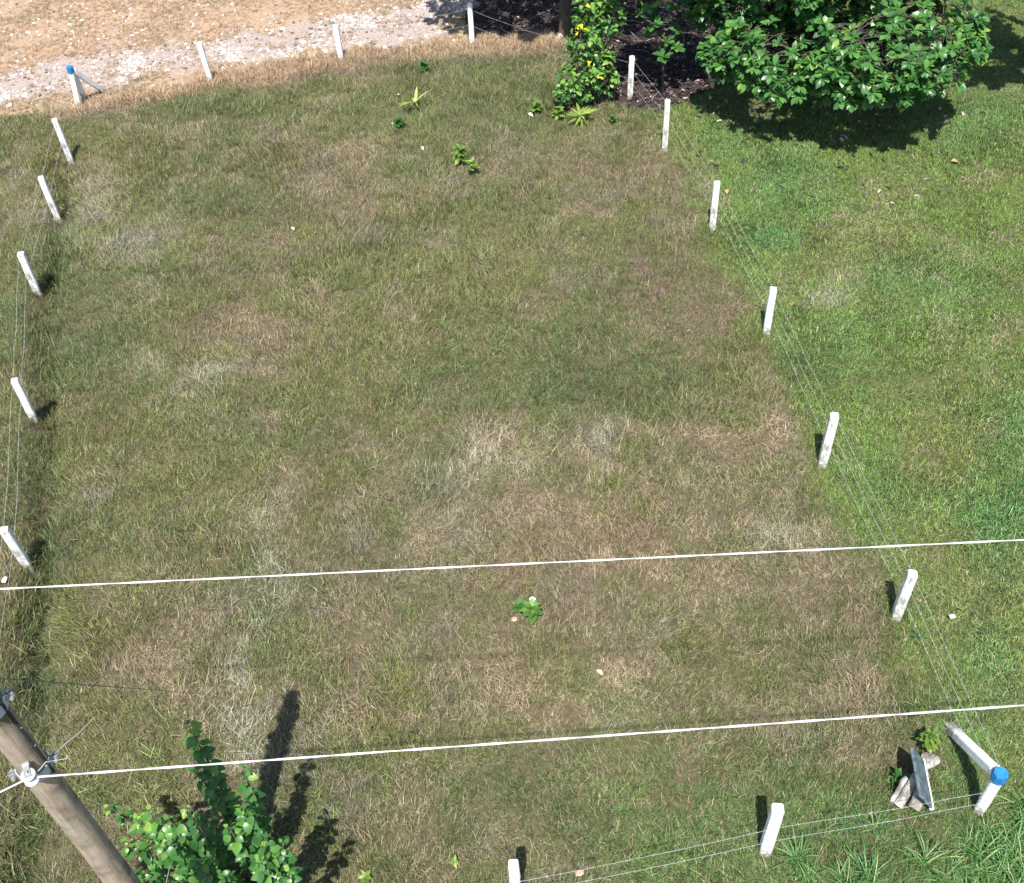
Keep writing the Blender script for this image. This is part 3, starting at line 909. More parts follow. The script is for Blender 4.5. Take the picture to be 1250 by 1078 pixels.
# base px, base py, height, turn, lean x, lean y, worn?, label
POSTS = [
    (88, 199, 1.10, 10, -.02, 0, 1, 'worn white square post, first of the left row after the far blue topped corner'),
    (73, 272, 1.13, 12, -.01, 0, 1, 'grey weathered white post, second of the left row from the far corner'),
    (48, 361, .98, 12, 0, 0, 1, 'white post of the left row, third from the far corner, grey below its head'),
    (42, 512, .93, 14, 0, 0, 0, 'bright white square post of the left row, second nearest to the power lines'),
    (40, 700, .98, 14, -.02, 0, 1, 'bright white square post at left just above the upper power line'),
    (258, 101, 1.05, 2, -.03, .03, 0, 'white post of the far row standing before rubble, next to the blue topped corner'),
    (417, 74, .92, -2, -.01, 0, 0, 'dark spotted white post, middle of the far row along the rubble strip'),
    (577, 56, 1.10, -2, 0, 0, 0, 'white post of the far row at the edge of the dark leaf litter'),
    (769, 120, 1.03, -6, 0, 0, 1, 'white post under leaves between the yellow flecked shrub and the big tree'),
    (811, 184, 1.20, -6, 0, 0, 1, 'white post at the start of the right row beside the shade of the big tree'),
    (869, 280, 1.08, -8, 0, 0, 1, 'white post with stained base, second down the right row from the big tree'),
    (935, 407, 1.01, -9, 0, 0, 0, 'white post in the middle of the right row, third down from the big tree'),
    (1003, 568, 1.12, -10, .0, 0, 1, 'white post of the right row standing just above the upper power line'),
    (1093, 754, 1.03, -12, 0, 0, 1, 'white post of the right row between the two power lines'),
    (933, 1040, 1.15, -10, 0, 0, 0, 'white post of the near row, next to the near corner post with blue top'),
    (631, 1103, 1.12, 2, 0, 0, 0, 'white post cut by the bottom edge of the view in the middle'),
]
POST_AT = []
for i, (px_, py_, h, turn, lx_, ly_, worn, lab) in enumerate(POSTS):
    g = atg(px_, py_)
    z0 = gz(g[0], g[1])
    o = bpy.data.objects.new('fence_post', post_mesh(h, 40 + i, M['post_dirty'] if worn else M['post']))
    COL.objects.link(o)
    o.location = (g[0], g[1], z0)
    o.rotation_euler = (ly_, lx_, R(turn))
    tag(o, lab, 'fence post', POST_GROUP)
    for zz in (h * .42, h * .78):
        wire_tie(o, h, zz)
    POST_AT.append((Vector((g[0], g[1], z0)), h))


def beam(p0, p1, w, mat, name, parent, bev=.014):
    """square beam between two points (in the parent's space)"""
    p0, p1 = Vector(p0), Vector(p1)
    d = p1 - p0
    Mx = d.to_track_quat('Z', 'Y').to_matrix()
    mb = MB()
    mb.box((p0 + p1) / 2, (w, w, d.length), Mx, bevel=bev)
    return mb.build(name, mat, parent)


def corner_post(base, h, turn, braces, lab, worn):
    g = atg(*base)
    z0 = gz(g[0], g[1])
    root = empty('corner_post', (g[0], g[1], z0))
    if worn: root.rotation_euler = (0, R(7), 0)
    tag(root, lab, 'fence post', POST_GROUP)
    sh = bpy.data.objects.new('shaft', post_mesh(h - .02, 91, M['post']))
    COL.objects.link(sh); sh.parent = root; sh.rotation_euler = (0, 0, R(turn))
    # painted head: a rounded block a little wider than the shaft
    mb = MB()
    prof = [(.086, 0), (.088, .015), (.086, .135), (.080, .15)]
    mb.lathe([(a, b + h - .15) for a, b in [(a * (.88 if worn else 1), b) for a, b in prof]], 8, Matrix.Rotation(R(-10), 3, 'Z'))
    mb.build('painted_head', M['blue'], root)
    for b in braces:
        e = at(*b)
        ze = gz(e[0], e[1])
        loc = Vector((e[0] - g[0], e[1] - g[1], ze - z0 - .05))
        top = Vector((0, 0, h - .13)) + Vector((loc.x, loc.y, 0)).normalized() * .075
        beam(loc, top, .125, M['post'], 'brace', root)
    for zz in (.4, .75):
        t = wire_tie(sh, h, zz * h)
    POST_AT.append((Vector((g[0], g[1], z0)), h))
    return root


corner_post((1194, 990), .97, -38, [(1157, 884)], 'blue topped white corner post with one leaning brace at the near right corner', 0)
corner_post((96, 131), 1.05, 20, [(104, 122), (131, 110)], 'blue topped white corner post with two leaning braces at the far left corner', 1)

# ------------------------------------------------------------------ barbed wire strands
CORNER_NEAR = POST_AT[16]; CORNER_FAR = POST_AT[17]


def strand(points, lab, seed):
    r = random.Random(seed)
    mb = MB()
    pts = []
    for a, b in zip(points[:-1], points[1:]):
        L = (b - a).length
        n = max(4, int(L / .5))
        sag = L * L * .0022
        for i in range(n):
            t = i / n
            p = a.lerp(b, t) - Vector((0, 0, sag * 4 * t * (1 - t)))
            pts.append(p + Vector((r.gauss(0, .006), r.gauss(0, .006), r.gauss(0, .006))))
    pts.append(points[-1])
    mb.tube(pts, .0021, 4)
    for a, b in zip(pts[:-1], pts[1:]):
        L = (b - a).length
        n = max(1, int(L / .13))
        for i in range(n):
            c = a.lerp(b, (i + .5) / n)
            for k in range(2):
                d = Vector((r.gauss(0, 1), r.gauss(0, 1), r.gauss(0, 1))).normalized() * .016
                mb.tube([c - d, c + d], .0014, 3, cap=False)
    return tag(mb.build('barbed_wire', M['wire']), lab, 'barbed wire')


def row_points(ids, frac, off):
    out = []
    for i in ids:
        p, h = POST_AT[i]
        out.append(p + Vector((off[0], off[1], h * frac)))
    return out


LW = .085
left_ids = [17, 0, 1, 2, 3, 4]
gbl = at(-25, 1150)
end_left = [Vector((gbl[0] - .2, gbl[1], .95 * f_)) for f_ in (.85, .45, .2)]
for fr_, nm, e in ((.85, 'upper', end_left[0]), (.45, 'lower', end_left[1])):
    strand(row_points(left_ids, fr_, (-LW, 0)) + [e], '%s barbed wire strand along the left row of posts' % nm, 1)
for fr_, nm in ((.82, 'upper'), (.45, 'lower')):
    strand(row_points([17, 5, 6, 7], fr_, (0, .085)) + [Vector((3.2, 23.3, POST_AT[8][1] * fr_))], '%s barbed wire strand along the far row of posts' % nm, 2)
for fr_, nm in ((.85, 'upper'), (.58, 'middle'), (.30, 'lower')):
    strand(row_points([8, 9, 10, 11, 12, 13, 16], fr_, (LW, 0)), '%s barbed wire strand along the right row of posts' % nm, 3)
gbr = at(300, 1175)
for fr_, nm in ((.72, 'upper'), (.42, 'lower')):
    strand(row_points([16, 14, 15], fr_, (0, -.085)) + [Vector((gbr[0], gbr[1], 1.0 * fr_))], '%s barbed wire strand along the near row of posts' % nm, 4)

# ------------------------------------------------------------------ utility pole
PD = ((49 - IW / 2) / FPX) * _x + (-(945 - IH / 2) / FPX) * _u + _f
PC = CAMP + PD / np.linalg.norm(PD) * 8.95
PX, PY, INS_Z = PC[0], PC[1], PC[2]
POLE_TOP = INS_Z + 1.42
POLE_R = .112
pole = empty('utility_pole', (PX, PY, gz(PX, PY)))
tag(pole, 'round weathered wooden utility pole with pale insulator and steel band', 'utility pole')
mb = MB()
lv = np.linspace(-.6, POLE_TOP, 28)
r = random.Random(4)
mb.lathe([(POLE_R * (1.16 - .22 * max(z, 0) / POLE_TOP) + r.gauss(0, .0012), z) for z in lv], 28)
mb.build('shaft', M['pole'], pole, smooth=True)
TOCAM = math.atan2(0 - PY, 0 - PX)           # bearing of the side that faces the photographer


def rad(z): return POLE_R * (1.16 - .22 * z / POLE_TOP)


def clevis(zc, bearing, nm):
    """steel band round the pole with a spool insulator held in a bracket"""
    rr_ = rad(zc) + .004
    mb = MB()
    prof = [(rr_, zc - .045), (rr_ + .007, zc - .045), (rr_ + .007, zc + .045), (rr_, zc + .045)]
    n = 32
    vs = []; fs = []
    for a_, b_ in prof:
        for k in range(n):
            t = 2 * math.pi * k / n
            vs.append((a_ * math.cos(t), a_ * math.sin(t), b_))
    for i in range(4):
        for k in range(n):
            fs.append((i * n + k, i * n + (k + 1) % n, ((i + 1) % 4) * n + (k + 1) % n, ((i + 1) % 4) * n + k))
    mb.add(vs, fs)
    band = mb.build('clamp_band', M['band'], pole)
    # lugs and bolts on both sides of the band
    for s_ in (-1, 1):
        t = bearing + s_ * math.pi / 2
        d = Vector((math.cos(t), math.sin(t), 0))
        mb = MB()
        Mx = Matrix.Rotation(t, 3, 'Z')
        for q in (-1, 1):
            mb.box(d * (rr_ + .03) + Vector((-math.sin(t), math.cos(t), 0)) * .013 * q + Vector((0, 0, zc)), (.06, .007, .06), Mx)
        tt = Vector((-math.sin(t), math.cos(t), 0))
        c = d * (rr_ + .038) + Vector((0, 0, zc))
        mb.tube([c - tt * .055, c + tt * .055], .008, 6)
        mb.tube([c + tt * .03, c + tt * .044], .016, 6)
        mb.tube([c - tt * .044, c - tt * .03], .016, 6)
        mb.build('bolt', M['galv'], band)
    d = Vector((math.cos(bearing), math.sin(bearing), 0))
    tt = Vector((-math.sin(bearing), math.cos(bearing), 0))
    Mx = Matrix.Rotation(bearing, 3, 'Z')
    mb = MB()
    zc += .17
    c = d * (rr_ + .085) + Vector((0, 0, zc))
    for q in (-.062, .062):
        mb.box(c - d * .04 + Vector((0, 0, q)), (.15, .045, .006), Mx)
    mb.box(d * (rr_ + .012) + Vector((0, 0, zc - .05)), (.007, .06, .26), Mx)
    mb.tube([c - Vector((0, 0, .085)), c + Vector((0, 0, .085))], .009, 8)
    br = mb.build('bracket', M['galv'], pole)
    mb = MB()
    pf = [(.02, -.055), (.047, -.052), (.052, -.04), (.050, -.026), (.034, -.014), (.030, 0), (.034, .014), (.050, .026), (.052, .04), (.047, .052), (.02, .055)]
    mb.lathe([(a_, b_) for a_, b_ in pf], 20, Matrix.Identity(3))
    ins = mb.build('spool_insulator', M['porcelain'], pole, smooth=True)
    ins.location = c
    return c


BEAR = TOCAM - R(18)
c1 = clevis(INS_Z + .13, BEAR, 'lower')
c2 = clevis(INS_Z + .98, BEAR + R(6), 'upper')  # unseen upper set, placed so its shadow falls down the shaft
# a black cable stapled down the shaded side of the pole
mb = MB()
t = TOCAM + R(40)
pts = [(math.cos(t + .06 * math.sin(z * 1.7)) * (rad(z) + .012), math.sin(t + .06 * math.sin(z * 1.7)) * (rad(z) + .012), z) for z in np.linspace(INS_Z + .05, POLE_TOP - .1, 18)]
mb.tube(pts, .012, 6)
mb.build('down_cable', M['dark_wire'], pole)
for z in np.linspace(INS_Z + .2, POLE_TOP - .2, 5):
    mb = MB()
    tz = t + .06 * math.sin(z * 1.7)
    mb.tube([(math.cos(tz) * (rad(z) - .01), math.sin(tz) * (rad(z) - .01), z), (math.cos(tz) * (rad(z) + .028), math.sin(tz) * (rad(z) + .028), z)], .007, 5)
    mb.build('staple', M['galv'], pole)
mb = MB()
b0 = Vector((math.cos(t + .5), math.sin(t + .5), 0)) * (rad(INS_Z) + .01) + Vector((0, 0, INS_Z + .15))
mb.tube([b0, b0 + Vector((.10, .10, .02)), b0 + Vector((.20, .15, .07)), b0 + Vector((.30, .26, .10))], [.007, .006, .006, .004], 6)
mb.build('wire_tail', M['grey_wood'], pole)
# thin binding wire round the insulator
mb = MB()
for q in range(3):
    mb.tube([c1 + Vector((.036 * math.cos(a), .036 * math.sin(a), -.006 + q * .006)) for a in np.linspace(0, 6.28, 14)], .0025, 4)
mb.tube([c1 + Vector((.03, .02, 0)), c1 + Vector((.10, .10, .03)), c1 + Vector((.16, .09, .05)), c1 + Vector((.24, .12, .02))], .003, 4)
mb.build('binding_wire', M['galv'], pole)

PB = Vector((PX, PY, gz(PX, PY)))


def cable(name, pts, rad_, mat, lab, cat, lay=0.0, sag=0.0):
    P = []
    rk = random.Random(int(abs(pts[0].x) * 100))
    for a, b in zip(pts[:-1], pts[1:]):
        n = max(6, int((b - a).length / .25))
        for i in range(n):
            tt_ = i / n
            P.append(a.lerp(b, tt_) - Vector((0, 0, sag * 4 * tt_ * (1 - tt_))))
    P.append(pts[-1])
    mb = MB()
    if lay:                                            # two strands laid round each other
        for ph in (0, math.pi):
            Q = []
            acc = 0
            for i, p in enumerate(P):
                if i: acc += (p - P[i - 1]).length
                a = acc / lay * 2 * math.pi + ph
                Q.append(p + Vector((0, math.cos(a), math.sin(a))) * rad_ * .55)
            mb.tube(Q, rad_ * .62, 6)
    else:
        mb.tube(P, [rad_ * (1 - .7 * i / len(P)) for i in range(len(P))] if name == 'guy_wire' else rad_, 8)
    return tag(mb.build(name, mat, smooth=True), lab, cat)


I1 = PB + c1
e1 = Vector(at(1250, 861, I1.z)); d1 = (e1 - I1)
s1 = I1 + d1.normalized() * .02
cable('power_line', [s1, I1 + d1 * 2.2], .0085, M['cable'], 'nearer white power line running right from the insulator on the pole', 'power line', .9)
e0 = Vector(at(0, 967, I1.z - .02)); d0 = e0 - I1
cable('power_line', [I1 + d0.normalized() * .04, I1 + d0 * 9], .008, M['cable'], 'white power line leaving the insulator towards the lower left', 'power line', .9)
z2 = 7.4
a2 = Vector(at(0, 719, z2)); b2 = Vector(at(1250, 659, z2)); d2 = b2 - a2
cable('power_line', [a2 - d2 * .6, b2 + d2 * .9], .0062, M['cable'], 'farther white power line crossing the middle of the lot', 'power line', .9)
a3 = Vector(at(-60, 824, 1.6)); b3 = Vector(at(262, 848, .0))
cable('guy_wire', [a3 + (a3 - b3) * .8, a3, b3], .009, M['dark_wire'], 'dark thin wire slanting to the ground above the pole', 'wire')
z4 = 2.1
p4 = Vector(at(150, 1050, z4)); q4 = Vector(at(207, 1059, 1.35))
tdir = (p4 - Vector((PX, PY, z4))); tdir.z = 0
p4s = Vector((PX, PY, z4)) + tdir.normalized() * (rad(z4) + .004)
cable('tie_cable', [p4s, q4, q4 + (q4 - p4s) * .9], .005, M['cable'], 'thin white cable from the pole into the leafy bush', 'cable', sag=.03)


# ------------------------------------------------------------------ leaves, trees and plants
def leaf_mesh(name, mat, L, W, shape, rnd, fold=.25, curl=.4, n=4):
    """a leaf along +Y from the stalk, normal +Z"""
    mb = MB()
    vs = []; fs = []
    for i in range(n + 1):
        t = i / n
        if shape == 'heart': wv = math.sin(math.pi * (.17 + .83 * t)) ** .85 * (1.12 - .3 * t)
        elif shape == 'obovate': wv = math.sin(math.pi * (t ** 1.55) * .93 + .05) ** .8
        elif shape == 'strap': wv = (math.sin(math.pi * (.12 + .88 * t)) ** .55)
        else: wv = math.sin(math.pi * (.06 + .93 * t)) ** .9
        wv = max(wv, .06) * W / 2
        y = L * t; z = -curl * L * t * t
        if i == n:
            vs += [(0, y, z)]
        else:
            vs += [(-wv, y, z + fold * wv), (0, y, z), (wv, y, z + fold * wv)]
    for i in range(n - 1):
        o = i * 3
        fs += [(o, o + 1, o + 4, o + 3), (o + 1, o + 2, o + 5, o + 4)]
    o = (n - 1) * 3
    fs += [(o, o + 1, o + 3), (o + 1, o + 2, o + 3)]
    mb.add(vs, fs, rnd)
    return mb.mesh(name, mat, smooth=True)


def leaf_set(name, mat, L, W, shape, n, fold=.25, curl=.35, seed=0):
    r = random.Random(seed)
    return [leaf_mesh(name, mat, L, W * r.uniform(.85, 1.15), shape, (i + .5) / n, fold * r.uniform(.6, 1.4), curl * r.uniform(.4, 1.6)) for i in range(n)]


def frame(direction, roll):
    """matrix whose +Y is the direction of the leaf and whose +Z tends upwards"""
    y = direction.normalized()
    x = y.cross(Vector((0, 0, 1)))
    if x.length < 1e-3: x = Vector((1, 0, 0))
    x.normalize()
    z = x.cross(y)
    Mx = Matrix((x, y, z)).transposed().to_4x4()
    return Mx @ Matrix.Rotation(roll, 4, 'Y')


def rosette(r, pos, axis, n, spread, scale, meshes, out, bias=0.0, up=.25):
    """n leaves round an axis; appends (mesh, matrix)"""
    axis = axis.normalized()
    a = axis.orthogonal().normalized(); b = axis.cross(a)
    ph = r.uniform(0, 6.28)
    for i in range(n):
        t = ph + i * 2.399
        el = spread * r.uniform(.55, 1.15)
        d = (a * math.cos(t) + b * math.sin(t)) * math.sin(el) + axis * math.cos(el)
        d.z -= .12 * r.random()
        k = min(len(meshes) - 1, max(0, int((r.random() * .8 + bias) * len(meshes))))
        s = scale * r.uniform(.7, 1.2)
        p = pos + axis * (-.05 * i / n) * scale
        out.append((meshes[k], Matrix.Translation(p) @ frame(d, r.gauss(0, .35)) @ Matrix.Scale(s, 4)))


def leaf_positions(me):
    return [v.co for v in me.vertices], [tuple(p.vertices) for p in me.polygons]


def emit_leaves(root, leaves, name, limit, mat, stuff_name):
    """the leaves that show largest become objects, the rest are joined in one part"""
    cam_p = Vector(CAMP)
    order = []
    if limit:
        V = []; F = []; own = []
        cache = {}
        for i, (me, mx) in enumerate(leaves):
            if me.name not in cache: cache[me.name] = leaf_positions(me)
            vs_, fs_ = cache[me.name]
            o = len(V)
            V += [root.matrix_world @ (mx @ v) if False else (mx @ v) + root.location for v in vs_]
            F += [tuple(a + o for a in f) for f in fs_]
            own += [i] * len(fs_)
        tree = BVHTree.FromPolygons(V, F)
        sc_ = []
        for i, (me, mx) in enumerate(leaves):
            vs_, fs_ = cache[me.name]
            c = (mx @ vs_[7]) + root.location
            rel = np.array(c) - CAMP
            zc = rel @ _f
            u_ = IW / 2 + FPX * (rel @ _x) / zc; v_ = IH / 2 - FPX * (rel @ _u) / zc
            if not (-8 < u_ < IW + 8 and -8 < v_ < IH + 8):
                continue
            d = (c - cam_p)
            hit = tree.ray_cast(cam_p, d.normalized(), d.length - .01)
            vis = 1.0 if hit[0] is None or own[hit[2]] == i else .12
            nrm = (mx.to_3x3() @ Vector((0, 0, 1))).normalized()
            sc_.append((vis * abs(nrm.dot(d.normalized())) * mx.to_scale()[0] ** 2, i))
        sc_.sort(reverse=True)
        order = [i for _, i in sc_[:limit]]
    pick = set(order)
    for i in order:
        me, mx = leaves[i]
        o = bpy.data.objects.new(name, me)
        COL.objects.link(o)
        o.parent = root
        o.matrix_local = mx
    rest = [q for i, q in enumerate(leaves) if i not in pick]
    if rest:
        V = []; F = []; A = []
        cache = {}
        for me, mx in rest:
            if me.name not in cache:
                cache[me.name] = (np.array([v.co for v in me.vertices]), [tuple(p.vertices) for p in me.polygons], me.attributes['rnd'].data[0].value)
            co, fs_, rn_ = cache[me.name]
            o = len(V)
            m4 = np.array(mx)
            V += (co @ m4[:3, :3].T + m4[:3, 3]).tolist()
            F += [tuple(a + o for a in f) for f in fs_]
            A += [rn_] * len(fs_)
        me = bpy.data.meshes.new(stuff_name)
        me.from_pydata(V, [], F)
        me.attributes.new('rnd', 'FLOAT', 'FACE').data.foreach_set('value', np.array(A, np.float32))
        me.polygons.foreach_set('use_smooth', [True] * len(F))
        me.materials.append(mat)
        me.update()
        o = bpy.data.objects.new(stuff_name, me)
        COL.objects.link(o)
        o.parent = root
        if limit: o['kind'] = 'stuff'


def limb(mb, r, p0, p1, r0, r1, wob=.08, n=7):
    pts = []
    L = (p1 - p0).length
    off = Vector((0, 0, 0))
    for i in range(n + 1):
        t = i / n
        off = off * .7 + Vector((r.gauss(0, 1), r.gauss(0, 1), r.gauss(0, .6))) * wob * L * .12
        sag = Vector((0, 0, 1)) * L * .10 * math.sin(math.pi * t)
        pts.append(p0.lerp(p1, t) + off * math.sin(math.pi * t) + sag)
    mb.tube(pts, [r0 + (r1 - r0) * i / n for i in range(n + 1)], 7)
    return pts


TREE_LEAF = leaf_set('leaf', M['leaf'], .26, .145, 'obovate', 8, .22, .35, 1)


def broad_tree(base, lobes, trunk_r, lab, n_ros, limit, seed, fork_z=.9, scale=1.0, group=None, hole=0.0):
    """lobes: (centre, radii) in metres relative to the base"""
    r = random.Random(seed)
    bz = gz(base[0], base[1])
    root = empty('broadleaf_tree', (base[0], base[1], bz))
    tag(root, lab, 'tree', group)
    mt = MB()
    fork = Vector((r.uniform(-.1, .1), r.uniform(-.1, .1), fork_z))
    mt.tube([(0, 0, -.3), (.0, 0, .0), (.02, .03, fork_z * .5), tuple(fork), tuple(fork + Vector((0, .05, .5)))],
            [trunk_r * 1.7, trunk_r * 1.35, trunk_r * 1.05, trunk_r * 1.0, trunk_r * .6], 12)
    mt.build('trunk', M['bark'], root, smooth=True)
    mbr = MB(); mtw = MB()
    leaves = []
    tot = sum(q[1][0] * q[1][1] + q[1][0] * q[1][2] for q in lobes)
    for (c, rad3) in lobes:
        c = Vector(c)
        bp = limb(mbr, r, fork, c + Vector((0, 0, -rad3[2] * .25)), trunk_r * .6, trunk_r * .22, .6, 8)
        n = int(n_ros * (rad3[0] * rad3[1] + rad3[0] * rad3[2]) / tot)
        subs = []
        for k in range(max(4, n // 9)):
            d = Vector((r.gauss(0, 1), r.gauss(0, 1), r.gauss(0, .8))).normalized()
            e = c + Vector((d.x * rad3[0], d.y * rad3[1], d.z * rad3[2])) * r.uniform(.6, .85)
            if e.z < .3: e.z = .3
            pts = limb(mbr, r, bp[r.randrange(5, 9)], e, trunk_r * .17, trunk_r * .06, .8, 6)
            subs.append((e, d))
        for k in range(n):
            e, d0 = subs[r.randrange(len(subs))]
            d = (d0 + Vector((r.gauss(0, .55), r.gauss(0, .55), r.gauss(0, .45)))).normalized()
            p = c + Vector((d.x * rad3[0], d.y * rad3[1], d.z * rad3[2])) * r.uniform(.72, 1.1)
            if p.z < .35: continue
            limb(mtw, r, e, p, .012, .006, .8, 3)
            ax = (d * .8 + Vector((0, -.15, .75))).normalized()
            rosette(r, p, ax, r.randint(7, 11), 1.15, scale, TREE_LEAF, leaves, .0 if r.random() < .85 else .3)
    mbr.build('branches', M['bark'], root, smooth=True)
    mtw.build('twigs', M['bark'], root)
    emit_leaves(root, leaves, 'leaf', limit, M['leaf'], 'crown')
    return root


# the big tree at the upper right: crown low in front, higher behind
broad_tree((7.9, 23.2), [((-1.3, -1.6, 1.75), (1.5, 1.5, .75)), ((.3, -2.5, 2.0), (1.8, 1.35, .85)), ((1.0, -1.7, 2.3), (1.3, 1.3, .85)), ((-.4, -.4, 3.3), (2.2, 1.8, 1.0)),
                         ((.8, .2, 3.4), (1.7, 1.7, 1.0)), ((-1.9, .4, 2.2), (1.4, 1.3, .9)), ((-3.2, .3, 2.9), (1.1, 1.0, .5)), ((-2.7, -1.2, 1.5), (.6, .6, .4)), ((1.7, -2.3, 1.95), (.6, .6, .45)), ((-.5, -2.9, 1.8), (.7, .6, .4))], .16,
           'large broadleaf tree with big glossy leaves casting deep shade on the lawn', 1750, 300, 21, scale=.76)
# its neighbours, mostly beyond the frame, that shade the leaf litter and the lawn's far corner
broad_tree((2.0, 26.6), [((-.6, -1.3, 5.0), (2.4, 1.4, .8)), ((-2.6, -.9, 5.0), (1.3, 1.2, .7)), ((2.2, -1.6, 5.2), (1.9, 1.4, .8)), ((1.7, -4.7, 5.4), (1.3, .9, .6))], .14,
           'tree behind the leaf litter whose crown stays above the view', 420, 0, 22, 2.4, 1.1)
broad_tree((13.0, 22.6), [((-1.1, -1.0, 4.4), (1.7, 1.2, .8)), ((1.1, -1.3, 4.2), (1.6, 1.4, 1.0)), ((-1.6, .4, 4.6), (1.5, 1.2, .8))], .15,
           'tree right of the large one that darkens the far right corner of the lawn', 430, 0, 23, 1.8, 1.05)


def sapling(base, h, tips, lab, meshes, mat, seed, nleaf=(6, 9), scale=.9, name='sapling', limit=300, cat='sapling', bias=.1):
    r = random.Random(seed)
    root = empty(name, (base[0], base[1], gz(base[0], base[1])))
    tag(root, lab, cat)
    mb = MB()
    leaves = []
    main = limb(mb, r, Vector((0, 0, -.05)), Vector((r.uniform(-.05, .05), 0, h * .8)), .03, .018, .3, 6)
    for t_ in tips:
        t_ = Vector(t_)
        limb(mb, r, main[max(1, min(6, int(6 * t_.z / h * .6)))], t_, .013, .006, .6, 4)
        ax = Vector((t_.x * .5, t_.y * .5 - .1, .8))
        rosette(r, t_, ax, r.randint(*nleaf), 1.1, scale * r.uniform(.85, 1.15), meshes, leaves, bias)
    mb.build('stem', M['bark'], root, smooth=True)
    emit_leaves(root, leaves, 'leaf', limit, mat, 'foliage')
    return root


g = at(809, 116)
sapling(g, 1.9, [(.0, -.1, 1.35), (.25, -.1, 1.6), (-.15, 0, 1.75), (.1, .1, 2.0), (-.45, -.1, 1.5), (.55, 0, 1.75), (-.1, -.3, 1.1), (.35, .1, 2.2), (-.35, .2, 2.0), (.2, -.25, 1.3), (-.3, -.2, 1.8), (.6, .2, 2.2), (0, .3, 2.4), (-.6, .2, 1.9)],
        'thin dark stemmed sapling with large green leaves beside the post under the tree', TREE_LEAF, M['leaf'], 31, (6, 9), .95)
g = at(866, 106)
sapling(g, 1.7, [(.05, -.1, 1.2), (-.25, 0, 1.4), (.35, 0, 1.3), (.1, .1, 1.75), (.3, .2, 1.9), (-.2, .2, 2.0), (-.35, -.2, 1.6), (.1, -.3, 1.5), (0, .3, 2.3), (.4, .1, 2.2)],
        'leafy sapling standing at the left edge of the large tree', TREE_LEAF, M['leaf'], 32, (6, 8), .95)

# ------------------------------------------------------------------ shrub with yellow flecks at the far right corner of the lot
SHRUB_LEAF = leaf_set('leaf', M['shrub_leaf'], .13, .10, 'heart', 8, .2, .35, 5)
YELLOW = [leaf_mesh('leaf', M['shrub_leaf'], .11, .085, 'heart', .985, .2, .3)]


def leafy_shrub(base, lobes, lab, meshes, mat, n, seed, name='leafy_shrub', scale=1.0, yellow=(), limit=300, stems=9):
    r = random.Random(seed)
    root = empty(name, (base[0], base[1], gz(base[0], base[1])))
    tag(root, lab, 'shrub')
    mb = MB(); leaves = []
    tot = sum(q[1][0] * q[1][2] for q in lobes)
    for c, rad3 in lobes:
        c = Vector(c)
        k = max(3, int(stems * rad3[0] * rad3[2] / tot * 2))
        ends = []
        for i in range(k):
            d = Vector((r.gauss(0, 1), r.gauss(0, 1), r.gauss(.2, .9))).normalized()
            e = c + Vector((d.x * rad3[0], d.y * rad3[1], d.z * rad3[2])) * .8
            limb(mb, r, Vector((r.gauss(0, .08), r.gauss(0, .08), -.05)), e, .02, .007, .5, 6)
            ends.append(e)
        for i in range(int(n * rad3[0] * rad3[2] / tot)):
            d = Vector((r.gauss(0, 1), r.gauss(0, 1), r.gauss(0, 1))).normalized()
            p = c + Vector((d.x * rad3[0], d.y * rad3[1], d.z * rad3[2])) * r.uniform(.6, 1.08)
            if p.z < .08: continue
            ax = (d + Vector((0, -.1, .6))).normalized()
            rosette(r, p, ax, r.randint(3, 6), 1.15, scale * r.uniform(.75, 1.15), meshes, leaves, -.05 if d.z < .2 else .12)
    for yp, k in yellow:
        for i in range(k):
            rosette(r, Vector(yp) + Vector((r.gauss(0, .07), r.gauss(0, .07), r.gauss(0, .05))), Vector((0, -.4, .8)), 3, 1.1, scale * .75, YELLOW, leaves)
    mb.build('stems', M['bark'], root, smooth=True)
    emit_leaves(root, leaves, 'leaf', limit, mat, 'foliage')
    return root


g = at(722, 128)
leafy_shrub(g, [((-.25, -.05, .7), (.52, .45, .42)), ((.15, .1, 1.05), (.45, .4, .4)), ((-.15, .1, 1.5), (.42, .4, .38)), ((.40, .25, 1.95), (.40, .35, .35)), ((-.55, -.2, .5), (.35, .3, .25)),
                ((-.22, .3, 2.1), (.28, .28, .32)), ((.5, .45, 2.45), (.32, .3, .3)), ((.1, .3, 1.95), (.25, .2, .4)), ((.35, .0, .6), (.3, .3, .3))],
            'dense shrub flecked with yellow leaves at the far right corner of the lot', SHRUB_LEAF, M['shrub_leaf'], 360, 41,
            yellow=[((-.12, -.2, 2.0), 2), ((-.28, -.2, 1.9), 2), ((-.22, -.45, 1.35), 1), ((-.18, 0, 2.35), 1), ((.3, -.3, .85), 1)], limit=0)

# tall bush by the pole
BUSH_LEAF = leaf_set('leaf', M['bush_leaf'], .104, .085, 'heart', 8, .22, .4, 6)


